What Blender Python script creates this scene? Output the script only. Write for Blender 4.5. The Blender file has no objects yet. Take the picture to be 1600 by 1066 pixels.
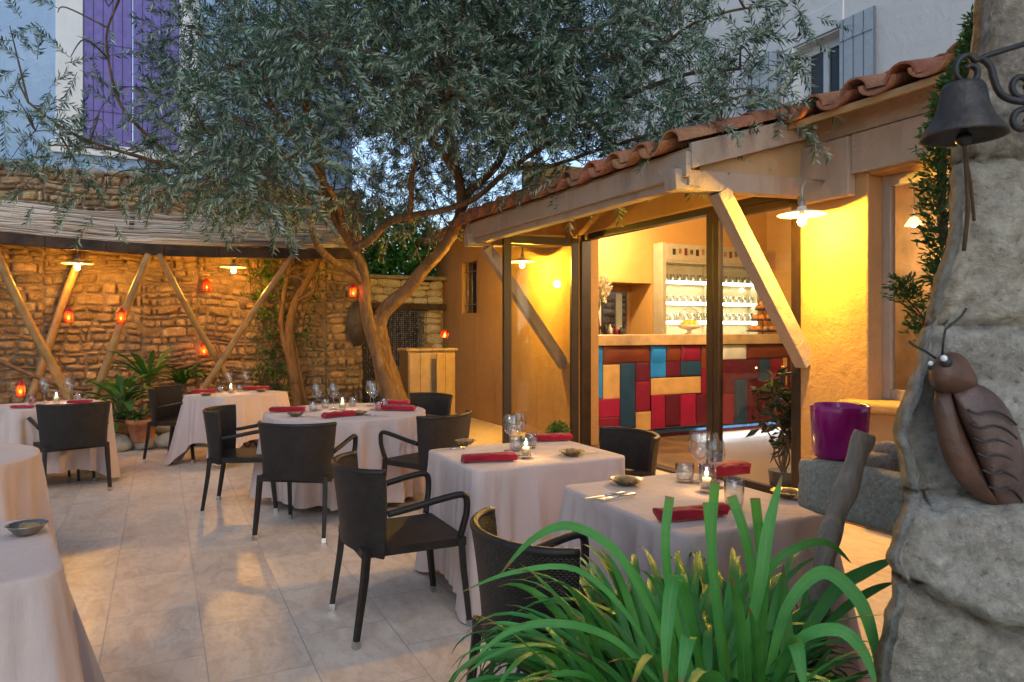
# Dusk courtyard restaurant: olive tree, laid tables, lit bar annexe
SKY_STRENGTH=0.12; SUN_ENERGY=0.4; EXPOSURE=1.3; LAMP=9.2
import bpy, bmesh, math, random
import numpy as np
from mathutils import Vector, Matrix, noise
rnd = random.Random(7)
PI = math.pi
C = bpy.context.scene.collection
# ---------------------------------------------------------------- view frame (camera yawed 26.6 deg from the yard's own axes)
CA, SA = 2/math.sqrt(5), 1/math.sqrt(5)
EYE = 1.5; FPX = 1100.0; HY = 515.0
def W(X, Y, Z): return Vector((CA*X+SA*Y, -SA*X+CA*Y, Z))
def pix(x, y, Y): return W((x-800)/FPX*Y, Y, EYE-(y-HY)/FPX*Y)
def pa(x, y, A):
    r = (x-800)/FPX; return pix(x, y, A/(CA*r+SA))
def pb(x, y, B):
    r = (x-800)/FPX; return pix(x, y, B/(CA-SA*r))
def pz(x, y, z): return pix(x, y, (EYE-z)*FPX/(y-HY))

# ---------------------------------------------------------------- mesh builder
class MB:
    def __init__(s): s.v=[]; s.f=[]; s.uv=[]; s.col=[]; s.sm=[]
    def add(s, vs, fs, col=None, uv=None, smooth=False):
        o=len(s.v); s.v.extend([tuple(p) for p in vs])
        for i,f in enumerate(fs):
            s.f.append([o+k for k in f]); s.sm.append(smooth); s.col.append(col)
            s.uv.append([uv[k] for k in f] if uv else None)
    def box(s, lo, hi, col=None, M=None):
        x0,y0,z0=lo; x1,y1,z1=hi
        vs=[Vector(p) for p in ((x0,y0,z0),(x1,y0,z0),(x1,y1,z0),(x0,y1,z0),(x0,y0,z1),(x1,y0,z1),(x1,y1,z1),(x0,y1,z1))]
        if M is not None: vs=[M@p for p in vs]
        s.add(vs,[(0,3,2,1),(4,5,6,7),(0,1,5,4),(1,2,6,5),(2,3,7,6),(3,0,4,7)],col)
        return s
    def beam(s, p, q, w, h, up=Vector((0,0,1)), col=None):
        p=Vector(p); q=Vector(q); d=(q-p); L=d.length; d.normalize()
        x=d.cross(up)
        if x.length<1e-5: x=d.cross(Vector((0,1,0)))
        x.normalize(); u=x.cross(d)
        M=Matrix((x,d,u)).transposed().to_4x4(); M.translation=p
        return s.box((-w/2,0,-h/2),(w/2,L,h/2),col,M)
    def tube(s, pts, rad, seg=8, col=None, cap=True, sq=1.0, smooth=True, rfn=None):
        pts=[Vector(p) for p in pts]; n=len(pts)
        if not hasattr(rad,'__len__'): rad=[rad]*n
        t0=(pts[1]-pts[0]).normalized()
        a=t0.cross(Vector((0,0,1)))
        if a.length<.05: a=t0.cross(Vector((1,0,0)))
        a.normalize(); vs=[]; uv=[]; acc=0
        for i in range(n):
            t=(pts[min(i+1,n-1)]-pts[max(i-1,0)]).normalized()
            a=(a-t*a.dot(t)); a.normalize(); b=t.cross(a)
            if i: acc+=(pts[i]-pts[i-1]).length
            for k in range(seg):
                th=2*PI*(k+.5)/seg
                r=rad[i]*(rfn(i,k) if rfn else 1)
                vs.append(pts[i]+a*(math.cos(th)*r)+b*(math.sin(th)*r*sq)); uv.append((k/seg,acc))
        fs=[]
        for i in range(n-1):
            for k in range(seg):
                fs.append((i*seg+k,i*seg+(k+1)%seg,(i+1)*seg+(k+1)%seg,(i+1)*seg+k))
        s.add(vs,fs,col,None,smooth)
        if cap:
            o=len(s.v)-len(vs)
            s.f.append([o+k for k in range(seg)][::-1]); s.sm.append(False); s.col.append(col); s.uv.append(None)
            s.f.append([o+(n-1)*seg+k for k in range(seg)]); s.sm.append(False); s.col.append(col); s.uv.append(None)
        return s
    def lathe(s, prof, seg=16, c=(0,0,0), col=None, smooth=True, sx=1, sy=1):
        vs=[];n=len(prof)
        for r,z in prof:
            for k in range(seg):
                th=2*PI*k/seg; vs.append((c[0]+r*math.cos(th)*sx,c[1]+r*math.sin(th)*sy,c[2]+z))
        fs=[]
        for i in range(n-1):
            for k in range(seg): fs.append((i*seg+k,i*seg+(k+1)%seg,(i+1)*seg+(k+1)%seg,(i+1)*seg+k))
        if prof[0][0]>1e-6: pass
        s.add(vs,fs,col,None,smooth); return s
    def grid(s, fn, nu, nv, col=None, smooth=True, uvf=None, wrap=False):
        vs=[];uv=[]
        for j in range(nv+1):
            for i in range(nu+1):
                vs.append(fn(i/nu,j/nv)); uv.append(uvf(i/nu,j/nv) if uvf else (i/nu,j/nv))
        fs=[(j*(nu+1)+i,j*(nu+1)+i+1,(j+1)*(nu+1)+i+1,(j+1)*(nu+1)+i) for j in range(nv) for i in range(nu)]
        s.add(vs,fs,col,uv if uvf else None,smooth); return s
    def ball(s, c, r, seg=10, rings=7, col=None, nz=0, seed=0):
        c=Vector(c); r=Vector(r) if hasattr(r,'__len__') else Vector((r,r,r))
        def fn(u,v):
            th=2*PI*u; ph=PI*v
            d=Vector((math.sin(ph)*math.cos(th),math.sin(ph)*math.sin(th),-math.cos(ph)))
            k=1+nz*noise.noise(d*1.7+Vector((seed*3.1,seed*1.7,seed)))
            return c+Vector((d.x*r.x,d.y*r.y,d.z*r.z))*k
        return s.grid(fn,seg,rings,col)
    def build(s, name, mat, parent=None, local=False, bevel=0, weld=False):
        me=bpy.data.meshes.new(name)
        off=Vector((0,0,0))
        if parent is not None and not local:
            p=parent
            while p is not None: off+=p.location; p=p.parent
        me.from_pydata([(x-off.x,y-off.y,z-off.z) for x,y,z in s.v],[],s.f)
        me.polygons.foreach_set('use_smooth',s.sm)
        if any(u is not None for u in s.uv):
            ul=me.uv_layers.new(name='UVMap'); flat=[]
            for f,u in zip(s.f,s.uv):
                if u is None: flat.extend([0,0]*len(f))
                else:
                    for q in u: flat.extend(q)
            ul.data.foreach_set('uv',flat)
        if any(c is not None for c in s.col):
            at=me.attributes.new('Col','FLOAT_COLOR','FACE'); fl=[]
            for c in s.col:
                if c is None: c=(.5,.5,.5)
                fl.extend((c[0],c[1],c[2],1))
            at.data.foreach_set('color',fl)
        if weld:
            bm=bmesh.new(); bm.from_mesh(me); bmesh.ops.remove_doubles(bm,verts=bm.verts,dist=1e-5); bm.to_mesh(me); bm.free()
        me.update()
        o=bpy.data.objects.new(name,me); C.objects.link(o)
        if mat is not None: me.materials.append(mat)
        if parent is not None: o.parent=parent
        if bevel:
            m=o.modifiers.new('bevel','BEVEL'); m.width=bevel; m.segments=2; m.limit_method='ANGLE'; m.angle_limit=math.radians(40)
        return o

def tag(o,label=None,cat=None,group=None,kind=None):
    if label: o['label']=label
    if cat: o['category']=cat
    if group: o['group']=group
    if kind: o['kind']=kind
    return o
def thing(name,label,cat,loc=(0,0,0),rz=0,group=None):
    o=bpy.data.objects.new(name,None); C.objects.link(o); o.location=loc; o.rotation_euler=(0,0,rz)
    o.empty_display_size=.1
    return tag(o,label,cat,group)
def sub(o,k): o.parent=k; return o
def dup(root,loc,rz,label=None):
    r=root.copy(); C.objects.link(r); r.location=loc; r.rotation_euler=(0,0,rz)
    if label: r['label']=label
    for ch in list(root.children):
        c=ch.copy(); C.objects.link(c); c.parent=r
        for g in list(ch.children):
            d=g.copy(); C.objects.link(d); d.parent=c
    return r
def place(o,loc,rz=0):  # move a mesh thing built round its own origin
    o.location=loc; o.rotation_euler=(0,0,rz); return o

# ---------------------------------------------------------------- materials
class NT:
    def __init__(s,name):
        s.m=bpy.data.materials.new(name); s.m.use_nodes=True; s.t=s.m.node_tree; s.t.nodes.clear()
        s.out=s.t.nodes.new('ShaderNodeOutputMaterial')
    def n(s,typ,**kw):
        nd=s.t.nodes.new('ShaderNode'+typ)
        for k,v in kw.items():
            if k in nd.inputs.keys() if hasattr(nd.inputs,'keys') else False: nd.inputs[k].default_value=v
            else: setattr(nd,k,v)
        return nd
    def l(s,a,b): s.t.links.new(a,b)
    def math(s,op,a,b=None,c=None):
        nd=s.t.nodes.new('ShaderNodeMath'); nd.operation=op
        for i,x in enumerate((a,b,c)):
            if x is None: continue
            if isinstance(x,(int,float)): nd.inputs[i].default_value=x
            else: s.l(x,nd.inputs[i])
        return nd.outputs[0]
    def mix(s,fac,a,b,mode='MIX'):
        nd=s.t.nodes.new('ShaderNodeMix'); nd.data_type='RGBA'; nd.blend_type=mode
        for i,x in ((0,fac),(6,a),(7,b)):
            if isinstance(x,(int,float)): nd.inputs[i].default_value=x
            elif isinstance(x,tuple): nd.inputs[i].default_value=(*x[:3],1)
            else: s.l(x,nd.inputs[i])
        return nd.outputs[2]
    def ramp(s,fac,stops):
        nd=s.t.nodes.new('ShaderNodeValToRGB'); cr=nd.color_ramp
        while len(cr.elements)<len(stops): cr.elements.new(.5)
        for e,(p,c) in zip(cr.elements,stops):
            e.position=p; e.color=(*c[:3],1) if isinstance(c,tuple) else (c,c,c,1)
        s.l(fac,nd.inputs[0]); return nd.outputs[0]
    def noise(s,vec,scale,detail=4,rough=.55,dist=0):
        nd=s.t.nodes.new('ShaderNodeTexNoise'); nd.inputs['Scale'].default_value=scale; nd.inputs['Detail'].default_value=detail
        nd.inputs['Roughness'].default_value=rough; nd.inputs['Distortion'].default_value=dist
        if vec is not None: s.l(vec,nd.inputs['Vector'])
        return nd.outputs[0]
    def coord(s,which='Object'):
        return s.t.nodes.new('ShaderNodeTexCoord').outputs[which]
    def pos(s): return s.t.nodes.new('ShaderNodeNewGeometry').outputs['Position']
    def bump(s,h,strength=.3,dist=.01):
        nd=s.t.nodes.new('ShaderNodeBump'); nd.inputs['Strength'].default_value=strength; nd.inputs['Distance'].default_value=dist
        s.l(h,nd.inputs['Height']); return nd.outputs[0]
    def pbsdf(s,base,rough=.6,metal=0,normal=None,spec=.5,trans=None,emit=None,es=0,sheen=0):
        p=s.t.nodes.new('ShaderNodeBsdfPrincipled')
        for k,x in (('Base Color',base),('Roughness',rough),('Metallic',metal),('Specular IOR Level',spec)):
            if isinstance(x,(int,float)): p.inputs[k].default_value=x
            elif isinstance(x,tuple): p.inputs[k].default_value=(*x[:3],1)
            else: s.l(x,p.inputs[k])
        if normal is not None: s.l(normal,p.inputs['Normal'])
        if emit: p.inputs['Emission Color'].default_value=(*emit,1); p.inputs['Emission Strength'].default_value=es
        if sheen: p.inputs['Sheen Weight'].default_value=sheen
        return p.outputs[0]
    def done(s,sh): s.l(sh,s.out.inputs['Surface']); return s.m

def mat(name,col,rough=.6,var=.18,scale=6,bump=.15,bscale=60,metal=0,col2=None,spec=.5,attr=0,bdist=.004,detail=5,sheen=0,coord='Object'):
    t=NT(name); co=t.coord(coord) if coord!='Pos' else t.pos()
    n1=t.noise(co,scale,detail)
    c2=col2 or tuple(max(0,x*(1-var*1.6)) for x in col)
    c1=tuple(min(1,x*(1+var*.8)) for x in col) if not col2 else col
    base=t.ramp(n1,[(.3,c2),(.7,c1)])
    if attr:
        a=t.n('Attribute'); a.attribute_name='Col'
        base=t.mix(attr,base,a.outputs['Color'],'OVERLAY')
    nm=None
    if bump:
        n2=t.noise(co,bscale,6,.65); nm=t.bump(n2,bump,bdist)
    rg=t.ramp(n1,[(.2,max(.02,rough-.08)),(.8,min(1,rough+.08))])
    return t.done(t.pbsdf(base,rg,metal,nm,spec,sheen=sheen))

def leafmat(name,c_top,c_bot,trans=.35,rough=.5,attr=.35):
    t=NT(name); g=t.n('NewGeometry')
    a=t.n('Attribute'); a.attribute_name='Col'
    base=t.mix(g.outputs['Backfacing'],c_top,c_bot)
    base=t.mix(attr,base,a.outputs['Color'],'OVERLAY')
    p=t.pbsdf(base,rough,0,None,.4)
    tr=t.n('BsdfTranslucent'); t.l(base,tr.inputs['Color'])
    mx=t.n('MixShader'); mx.inputs[0].default_value=trans
    t.l(p,mx.inputs[1]); t.l(tr.outputs[0],mx.inputs[2])
    return t.done(mx.outputs[0])

def glassmat(name,tint=(1,1,1),refl=1.0,ior=1.45,base=.0):
    t=NT(name)
    tr=t.n('BsdfTransparent'); tr.inputs[0].default_value=(*tint,1)
    gl=t.n('BsdfGlossy'); gl.inputs['Roughness'].default_value=.02
    lw=t.n('LayerWeight'); lw.inputs[0].default_value=.5; f0=((ior-1)/(ior+1))**2
    f=t.math('MULTIPLY_ADD',t.math('POWER',lw.outputs['Facing'],5.0),(1-f0)*refl,f0*refl+base)
    f=t.math('MINIMUM',f,1.0)
    mx=t.n('MixShader'); t.l(f,mx.inputs[0]); t.l(tr.outputs[0],mx.inputs[1]); t.l(gl.outputs[0],mx.inputs[2])
    return t.done(mx.outputs[0])
def emitmat(name,col,st):
    t=NT(name); e=t.n('Emission'); e.inputs[0].default_value=(*col,1); e.inputs[1].default_value=st
    return t.done(e.outputs[0])

def paving_mat():
    t=NT('travertine_paving'); p=t.pos()
    sx=t.n('SeparateXYZ'); t.l(p,sx.inputs[0])
    cx=t.n('CombineXYZ')
    t.l(t.math('ADD',sx.outputs[1],-3.542+.325+6.5),cx.inputs[0]); t.l(t.math('ADD',sx.outputs[0],.244+8.6),cx.inputs[1])
    wob=t.noise(p,3.0,2)
    b=t.t.nodes.new('ShaderNodeTexBrick'); b.offset=.5; b.offset_frequency=2
    t.l(cx.outputs[0],b.inputs['Vector'])
    b.inputs['Scale'].default_value=1; b.inputs['Brick Width'].default_value=.65; b.inputs['Row Height'].default_value=.43
    b.inputs['Mortar Size'].default_value=.0035; b.inputs['Mortar Smooth'].default_value=.25; b.inputs['Bias'].default_value=0
    b.inputs['Color1'].default_value=(0,0,0,1); b.inputs['Color2'].default_value=(1,1,1,1); b.inputs['Mortar'].default_value=(.5,.5,.5,1)
    # stretched veins along the tiles' long side, shifted from tile to tile
    mp=t.n('Mapping'); t.l(p,mp.inputs[0]); mp.inputs['Scale'].default_value=(1.6,.8,1)
    vo=t.n('VectorMath'); vo.operation='ADD'; t.l(mp.outputs[0],vo.inputs[0]); 
    sc=t.n('VectorMath'); sc.operation='SCALE'; t.l(b.outputs['Color'],sc.inputs[0]); sc.inputs['Scale'].default_value=6.0; t.l(sc.outputs[0],vo.inputs[1])
    n1=t.noise(vo.outputs[0],3.4,10,.68,1.1); n2=t.noise(vo.outputs[0],14,6,.7,.4); n3=t.noise(p,.55,3)
    base=t.ramp(n1,[(.22,(.50,.32,.22)),(.42,(.70,.53,.395)),(.56,(.82,.67,.53)),(.72,(.74,.57,.43)),(.88,(.58,.41,.295))])
    base=t.mix(t.math('MULTIPLY',t.ramp(n2,[(.48,0.0),(.72,1.0)]),.5),base,(.35,.24,.17))
    base=t.mix(.28,base,t.ramp(b.outputs['Color'],[(0,(.36,.26,.2)),(1,(.64,.56,.48))]),'MIX')
    base=t.mix(t.ramp(n3,[(.4,0.0),(.7,.35)]),base,(.44,.335,.265))
    base=t.mix(b.outputs['Fac'],base,t.ramp(wob,[(.3,(.36,.32,.29)),(.7,(.50,.46,.43))]))
    pit=t.noise(vo.outputs[0],55,3,.5); pits=t.ramp(pit,[(.27,0.0),(.36,1.0)])
    h=t.math('ADD',t.math('MULTIPLY',pits,.35),t.math('SUBTRACT',t.math('MULTIPLY',n1,.5),b.outputs['Fac']))
    nm=t.bump(h,.55,.006)
    rg=t.ramp(n2,[(.3,.27),(.7,.46)])
    return t.done(t.pbsdf(base,rg,0,nm,.5))

def wicker_mat():
    t=NT('dark_wicker'); uv=t.coord('UV'); s=t.n('SeparateXYZ'); t.l(uv,s.inputs[0])
    N=95.0
    u=t.math('MULTIPLY',s.outputs[0],N); v=t.math('MULTIPLY',s.outputs[1],N*1.35)
    par=t.math('MODULO',t.math('ADD',t.math('FLOOR',u),t.math('FLOOR',v)),2.0)
    fu=t.math('SINE',t.math('MULTIPLY',t.math('FRACT',u),PI)); fv=t.math('SINE',t.math('MULTIPLY',t.math('FRACT',v),PI))
    h=t.math('ADD',t.math('MULTIPLY',par,fu),t.math('MULTIPLY',t.math('SUBTRACT',1.0,par),fv))
    n=t.noise(t.coord('Object'),18,3)
    base=t.mix(par,(.014,.010,.008),(.046,.034,.027)); base=t.mix(.5,base,t.ramp(n,[(.3,(.018,.013,.010)),(.7,(.045,.034,.027))]))
    return t.done(t.pbsdf(base,.48,0,t.bump(h,.9,.004),.3))

def plank_mat(name,c1,c2,axis=0,width=.1,rough=.55,gw=.06):
    t=NT(name); co=t.coord('Object'); s=t.n('SeparateXYZ'); t.l(co,s.inputs[0])
    f=t.math('FRACT',t.math('MULTIPLY',s.outputs[axis],1/width))
    gap=t.math('LESS_THAN',t.math('MINIMUM',f,t.math('SUBTRACT',1.0,f)),gw)
    n=t.noise(co,9,4)
    base=t.ramp(n,[(.3,c1),(.7,c2)])
    base=t.mix(gap,base,tuple(x*.45 for x in c1)); nm=t.bump(t.math('SUBTRACT',1.0,gap),.9,.012)
    return t.done(t.pbsdf(base,rough,0,nm,.4))

def bark_mat(name,c1,c2,c3):
    t=NT(name); co=t.pos(); mp=t.n('Mapping'); t.l(co,mp.inputs[0]); mp.inputs['Scale'].default_value=(1,1,.28)
    n1=t.noise(mp.outputs[0],11,10,.74,1.2); n2=t.noise(co,2.4,4)
    base=t.ramp(n1,[(.3,c1),(.55,c2),(.75,c3)]); base=t.mix(t.ramp(n2,[(.4,0.0),(.7,.35)]),base,c2)
    return t.done(t.pbsdf(base,.85,0,t.bump(n1,.9,.03),.2))

def reed_mat():
    t=NT('reed_matting'); p=t.coord('Object'); s=t.n('SeparateXYZ'); t.l(p,s.inputs[0])
    mp=t.n('Mapping'); t.l(p,mp.inputs[0]); mp.inputs['Scale'].default_value=(.5,22,22)
    n=t.noise(mp.outputs[0],1.4,5,.7); n2=t.noise(p,1.6,4)
    mp2=t.n('Mapping'); t.l(p,mp2.inputs[0]); mp2.inputs['Scale'].default_value=(.35,9,9); n3=t.noise(mp2.outputs[0],1.3,4,.7,.3)
    base=t.ramp(n,[(.3,(.26,.18,.125)),(.46,(.66,.54,.43)),(.7,(.88,.79,.69))]); base=t.mix(t.ramp(n3,[(.40,.8),(.56,0.0)]),base,(.20,.125,.075))
    base=t.mix(t.ramp(n2,[(.45,0.0),(.75,.55)]),base,(.36,.31,.26))
    return t.done(t.pbsdf(base,.85,0,t.bump(n,.8,.012),.2))

def stucco_mat(name,c1,c2,stain=(.3,.22,.15),ss=.25,bump=.35):
    t=NT(name); p=t.pos(); n1=t.noise(p,.9,5,.6); n2=t.noise(p,7,5); n3=t.noise(p,70,4,.7)
    mp=t.n('Mapping'); t.l(p,mp.inputs[0]); mp.inputs['Scale'].default_value=(3,3,.5)
    n4=t.noise(mp.outputs[0],1.6,5,.65)
    base=t.ramp(n1,[(.3,c1),(.7,c2)]); base=t.mix(.25,base,t.ramp(n2,[(.3,c1),(.7,c2)]))
    base=t.mix(t.math('MULTIPLY',t.ramp(n4,[(.52,0.0),(.75,1.0)]),ss),base,stain)
    n7=t.noise(p,17,6,.6,.8); h=t.math('ADD',t.math('MULTIPLY',n3,.8),t.math('ADD',t.math('MULTIPLY',n2,2.5),t.math('MULTIPLY',n7,1.2)))
    return t.done(t.pbsdf(base,.85,0,t.bump(h,bump*1.5,.014),.25))

def stone_mat(name,cols,attr=.6,scale=5,stain=None,bump=.7,pit=0,dk=.6,fine=.35):
    t=NT(name); p=t.pos(); n1=t.noise(p,scale,6,.62); n2=t.noise(p,scale*7,6,.7)
    base=t.ramp(n1,[(.25,cols[0]),(.5,cols[1]),(.75,cols[2])])
    base=t.mix(fine,base,t.ramp(n2,[(.34,cols[0]),(.62,cols[2])]))
    if attr:
        a=t.n('Attribute'); a.attribute_name='Col'; base=t.mix(attr,base,a.outputs['Color'],'OVERLAY')
    if stain:
        n3=t.noise(p,stain[2],5,.6); base=t.mix(t.ramp(n3,[(stain[1],0.0),(stain[1]+.1,.8)]),base,stain[0])
    n9=t.noise(p,scale*2.6,12,.74,.5)
    base=t.mix(t.ramp(n9,[(.28,dk),(.44,0.0)]),base,tuple(x*.5 for x in cols[0]))
    if pit:
        pn=t.noise(p,scale*pit,5,.6); base=t.mix(t.ramp(pn,[(.30,.6),(.38,0.0)]),base,tuple(x*.55 for x in cols[0])); base=t.mix(t.ramp(pn,[(.60,0.0),(.72,.45)]),base,(.78,.75,.69))
    vor=t.n('TexVoronoi'); vor.inputs['Scale'].default_value=scale*5; t.l(p,vor.inputs['Vector'])
    h=t.math('ADD',t.math('MULTIPLY',n9,1.6),t.math('ADD',t.math('MULTIPLY',n2,.5),t.math('MULTIPLY',vor.outputs[0],.35)))
    return t.done(t.pbsdf(base,.9,0,t.bump(h,bump,.03),.2))

M={}
M['paving']=paving_mat()
M['wicker']=wicker_mat()
M['wicker_dark']=mat('wicker_frame',(.020,.015,.012),.45,.3,40,.6,160,bdist=.003,spec=.35)
M['steel']=mat('brushed_steel',(.55,.55,.55),.3,.1,30,.05,80,metal=1)
def cloth_mat(name,c):
    t=NT(name); o=t.coord('Object'); n=t.noise(o,3.2,5,.6,.4); w=t.noise(o,260,2,.5); n2=t.noise(o,11,4,.6)
    base=t.ramp(n,[(.3,tuple(x*.9 for x in c)),(.7,c)])
    mpv=t.n('Mapping'); t.l(o,mpv.inputs[0]); mpv.inputs['Scale'].default_value=(13,13,1.6); n5=t.noise(mpv.outputs[0],1.0,4,.55)
    h=t.math('ADD',t.math('ADD',t.math('MULTIPLY',w,.10),t.math('MULTIPLY',n5,1.3)),t.math('ADD',t.math('MULTIPLY',n,1.2),t.math('MULTIPLY',n2,.45)))
    return t.done(t.pbsdf(base,.85,0,t.bump(h,.45,.02),.2,sheen=.15))
M['cloth']=cloth_mat('linen_tablecloth',(.58,.445,.39))
M['napkin']=mat('red_napkin',(.36,.008,.022),.8,.25,9,.4,150,bdist=.003,spec=.25,sheen=.2)
M['iron']=mat('wrought_iron',(.022,.02,.019),.5,.3,12,.4,70,spec=.5)
M['wood_top']=mat('table_wood',(.22,.14,.08),.6,.3,5,.2,40)
M['dish']=mat('olive_glaze',(.17,.12,.06),.28,.35,14,.2,40)
M['dish_metal']=mat('pewter_dish',(.36,.33,.28),.3,.3,10,.15,40,metal=.85)
M['bread']=mat('bread_crust',(.36,.21,.09),.7,.35,20,.5,60)
M['glass']=glassmat('clear_glass',(.93,.95,.95),2.2,1.5,.05)
M['glass_pink']=glassmat('pink_glass',(.9,.72,.75),1.8,1.5,.05)
M['pane']=glassmat('window_glass',(.93,.95,.94),1.0,1.5,.0)
M['wax']=mat('candle_wax',(.8,.72,.55),.5,.1,10,.1,30)
M['flame']=emitmat('candle_flame',(1,.62,.2),14)
M['bulb']=emitmat('lamp_bulb',(1,.74,.30),45)
M['enamel']=mat('white_enamel',(.68,.62,.52),.4,.15,8,.05,40)
M['lampmetal']=mat('lamp_metal',(.33,.30,.26),.45,.25,12,.2,50,metal=.5)
M['wall']=stucco_mat('annexe_render',(.35,.195,.078),(.44,.265,.115),(.24,.13,.06),.4)
M['timber']=stucco_mat('painted_timber',(.32,.25,.19),(.42,.335,.265),(.17,.115,.08),.5,.45)
M['soffit']=stucco_mat('painted_soffit',(.36,.235,.115),(.44,.30,.16),(.24,.15,.08),.3,.25)
M['frame']=mat('brown_frame',(.022,.009,.006),.5,.3,9,.15,50)
M['white_house']=stucco_mat('pale_render',(.66,.65,.63),(.74,.73,.71),(.42,.42,.42),.2,.3)
M['blue_house']=stucco_mat('lavender_render',(.27,.42,.62),(.39,.54,.73),(.22,.34,.52),.35,.4)
M['white_trim']=stucco_mat('white_trim',(.66,.68,.68),(.78,.79,.78),(.5,.5,.48),.25,.25)
M['purple']=plank_mat('violet_planks',(.13,.105,.34),(.19,.155,.45),0,.125)
M['grey_shutter']=plank_mat('grey_planks',(.36,.42,.47),(.43,.49,.53),1,.17)
M['pvc']=mat('white_window_paint',(.72,.74,.74),.4,.06,5,.05,40)
M['darkglass']=mat('dark_window_glass',(.03,.035,.04),.06,.2,3,0)
M['roof']=stone_mat('terracotta_tile',((.17,.075,.045),(.36,.15,.08),(.47,.24,.14)),.5,5,((.17,.15,.12),.58,6),.6)
M['rubble']=stone_mat('rubble_stone',((.16,.10,.055),(.36,.25,.145),(.60,.47,.32)),.75,8,None,1.0)
M['mortar']=stone_mat('lime_mortar',((.17,.115,.068),(.27,.19,.12),(.37,.28,.19)),0,9)
M['rock']=stone_mat('pale_rock',((.28,.25,.20),(.46,.41,.33),(.60,.55,.46)),.5,7)
M['soil']=mat('bed_soil',(.07,.045,.028),.95,.5,12,.9,45,bdist=.03)
M['reed']=reed_mat()
M['oldbeam']=mat('weathered_beam',(.055,.032,.02),.85,.5,7,.5,40,bdist=.01)
M['bamboo']=mat('bamboo_cane',(.38,.235,.085),.4,.35,6,.25,40,col2=(.22,.12,.045))
M['bark']=bark_mat('olive_bark',(.06,.034,.018),(.20,.125,.07),(.36,.26,.17))
M['twig']=bark_mat('grey_twigs',(.08,.06,.04),(.15,.12,.085),(.22,.18,.13))
M['vine']=bark_mat('vine_bark',(.07,.04,.022),(.16,.10,.058),(.24,.16,.10))
M['olive']=leafmat('olive_leaf',(.052,.112,.072),(.28,.37,.31),.25,.36,.75)
M['green']=leafmat('garden_leaf',(.05,.13,.028),(.07,.16,.04),.3,.45,.5)
M['ivy']=leafmat('ivy_leaf',(.035,.16,.04),(.06,.2,.06),.35,.4,.5)
M['thuja']=leafmat('thuja_leaf',(.03,.085,.02),(.05,.11,.03),.25,.55,.5)
M['terracotta']=mat('terracotta_pot',(.44,.17,.07),.8,.3,7,.3,50)
M['agap']=None
M['magenta']=mat('magenta_glaze',(.42,.008,.17),.2,.25,4,.04,20,spec=.6)
M['trough']=stone_mat('mossy_stone',((.44,.38,.28),(.70,.62,.48),(.88,.80,.65)),0,10,((.33,.31,.19),.66,9),1.0,16,.1,.6)
M['pillar']=stone_mat('pillar_limestone',((.32,.28,.235),(.57,.515,.44),(.76,.70,.61)),.7,5,((.46,.28,.15),.62,4.5),1.0,14,.45,.6)
M['stick']=bark_mat('bare_branch',(.20,.15,.11),(.42,.33,.255),(.60,.50,.41))
M['bell']=mat('dark_bronze',(.12,.095,.075),.5,.4,16,.6,50,metal=.6,col2=(.035,.033,.034),bdist=.006)
M['cicada']=mat('brown_ceramic',(.15,.066,.035),.48,.5,11,.6,40,col2=(.05,.022,.014),bdist=.006)
M['cicada_wing']=mat('glazed_wing',(.17,.10,.075),.45,.45,12,.6,40,col2=(.055,.027,.022),bdist=.006)
M['white_paint']=mat('white_paint',(.8,.8,.8),.35,.03,4,0)
M['red_lantern']=mat('red_metal',(.42,.03,.012),.45,.3,10,.1,40)
t=NT('red_lantern_glass'); a_=t.n('BsdfTranslucent'); a_.inputs[0].default_value=(.75,.07,.02,1); b_=t.n('BsdfTransparent'); b_.inputs[0].default_value=(1,.42,.2,1)
mx=t.n('MixShader'); mx.inputs[0].default_value=.5; t.l(a_.outputs[0],mx.inputs[1]); t.l(b_.outputs[0],mx.inputs[2]); M['red_glass']=t.done(mx.outputs[0])
M['cabinet']=plank_mat('cream_boards',(.30,.20,.095),(.38,.27,.14),0,.185,gw=.02)
M['bar_top']=mat('bar_wood',(.50,.33,.16),.4,.2,5,.1,30)
M['led']=emitmat('led_strip',(1,.92,.62),5.0)
M['ledfloor']=emitmat('cool_led_strip',(.9,.95,1.0),1.2)
M['room']=stucco_mat('room_plaster',(.56,.31,.085),(.64,.38,.12),(.45,.26,.09),.15,.15)
M['roomfloor']=mat('room_tiles',(.20,.13,.07),.4,.25,3,.1,30)
M['shelf']=mat('shelf_paint',(.48,.43,.28),.5,.1,5,.05,30)
M['lemon']=mat('lemon_skin',(.75,.52,.04),.5,.2,12,.2,60)
M['fruit']=mat('orange_fruit',(.6,.2,.03),.5,.35,12,.2,60)
M['flower']=leafmat('white_petal',(.75,.7,.55),(.7,.66,.5),.3,.6,.3)
M['dark']=mat('dark_leather',(.03,.022,.02),.5,.3,10,.3,40)
M['doorwood']=mat('door_wood',(.33,.19,.085),.5,.25,5,.15,40)
M['beads']=mat('bead_strings',(.2,.2,.22),.3,.2,20,0,attr=.9)
M['dark_leaf']=leafmat('dark_leaf',(.02,.03,.014),(.03,.04,.02),.15,.5,.4)
M['stem']=mat('green_stem',(.06,.11,.03),.6,.3,10,.1,40)
M['shade_yellow']=emitmat('lit_paper_shade',(1,.68,.18),2.2)
COLS={'blue':(.01,.22,.70),'brown':(.16,.03,.012),'tan':(.58,.35,.13),'teal':(.006,.055,.12),'red':(.20,.004,.035),'maroon':(.10,.004,.025),'crimson':(.30,.004,.055),'white':(.7,.68,.62)}
for k,c in COLS.items(): M['p_'+k]=mat('leather_'+k,c,.55,.12,5,.25,120,bdist=.002)
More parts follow.
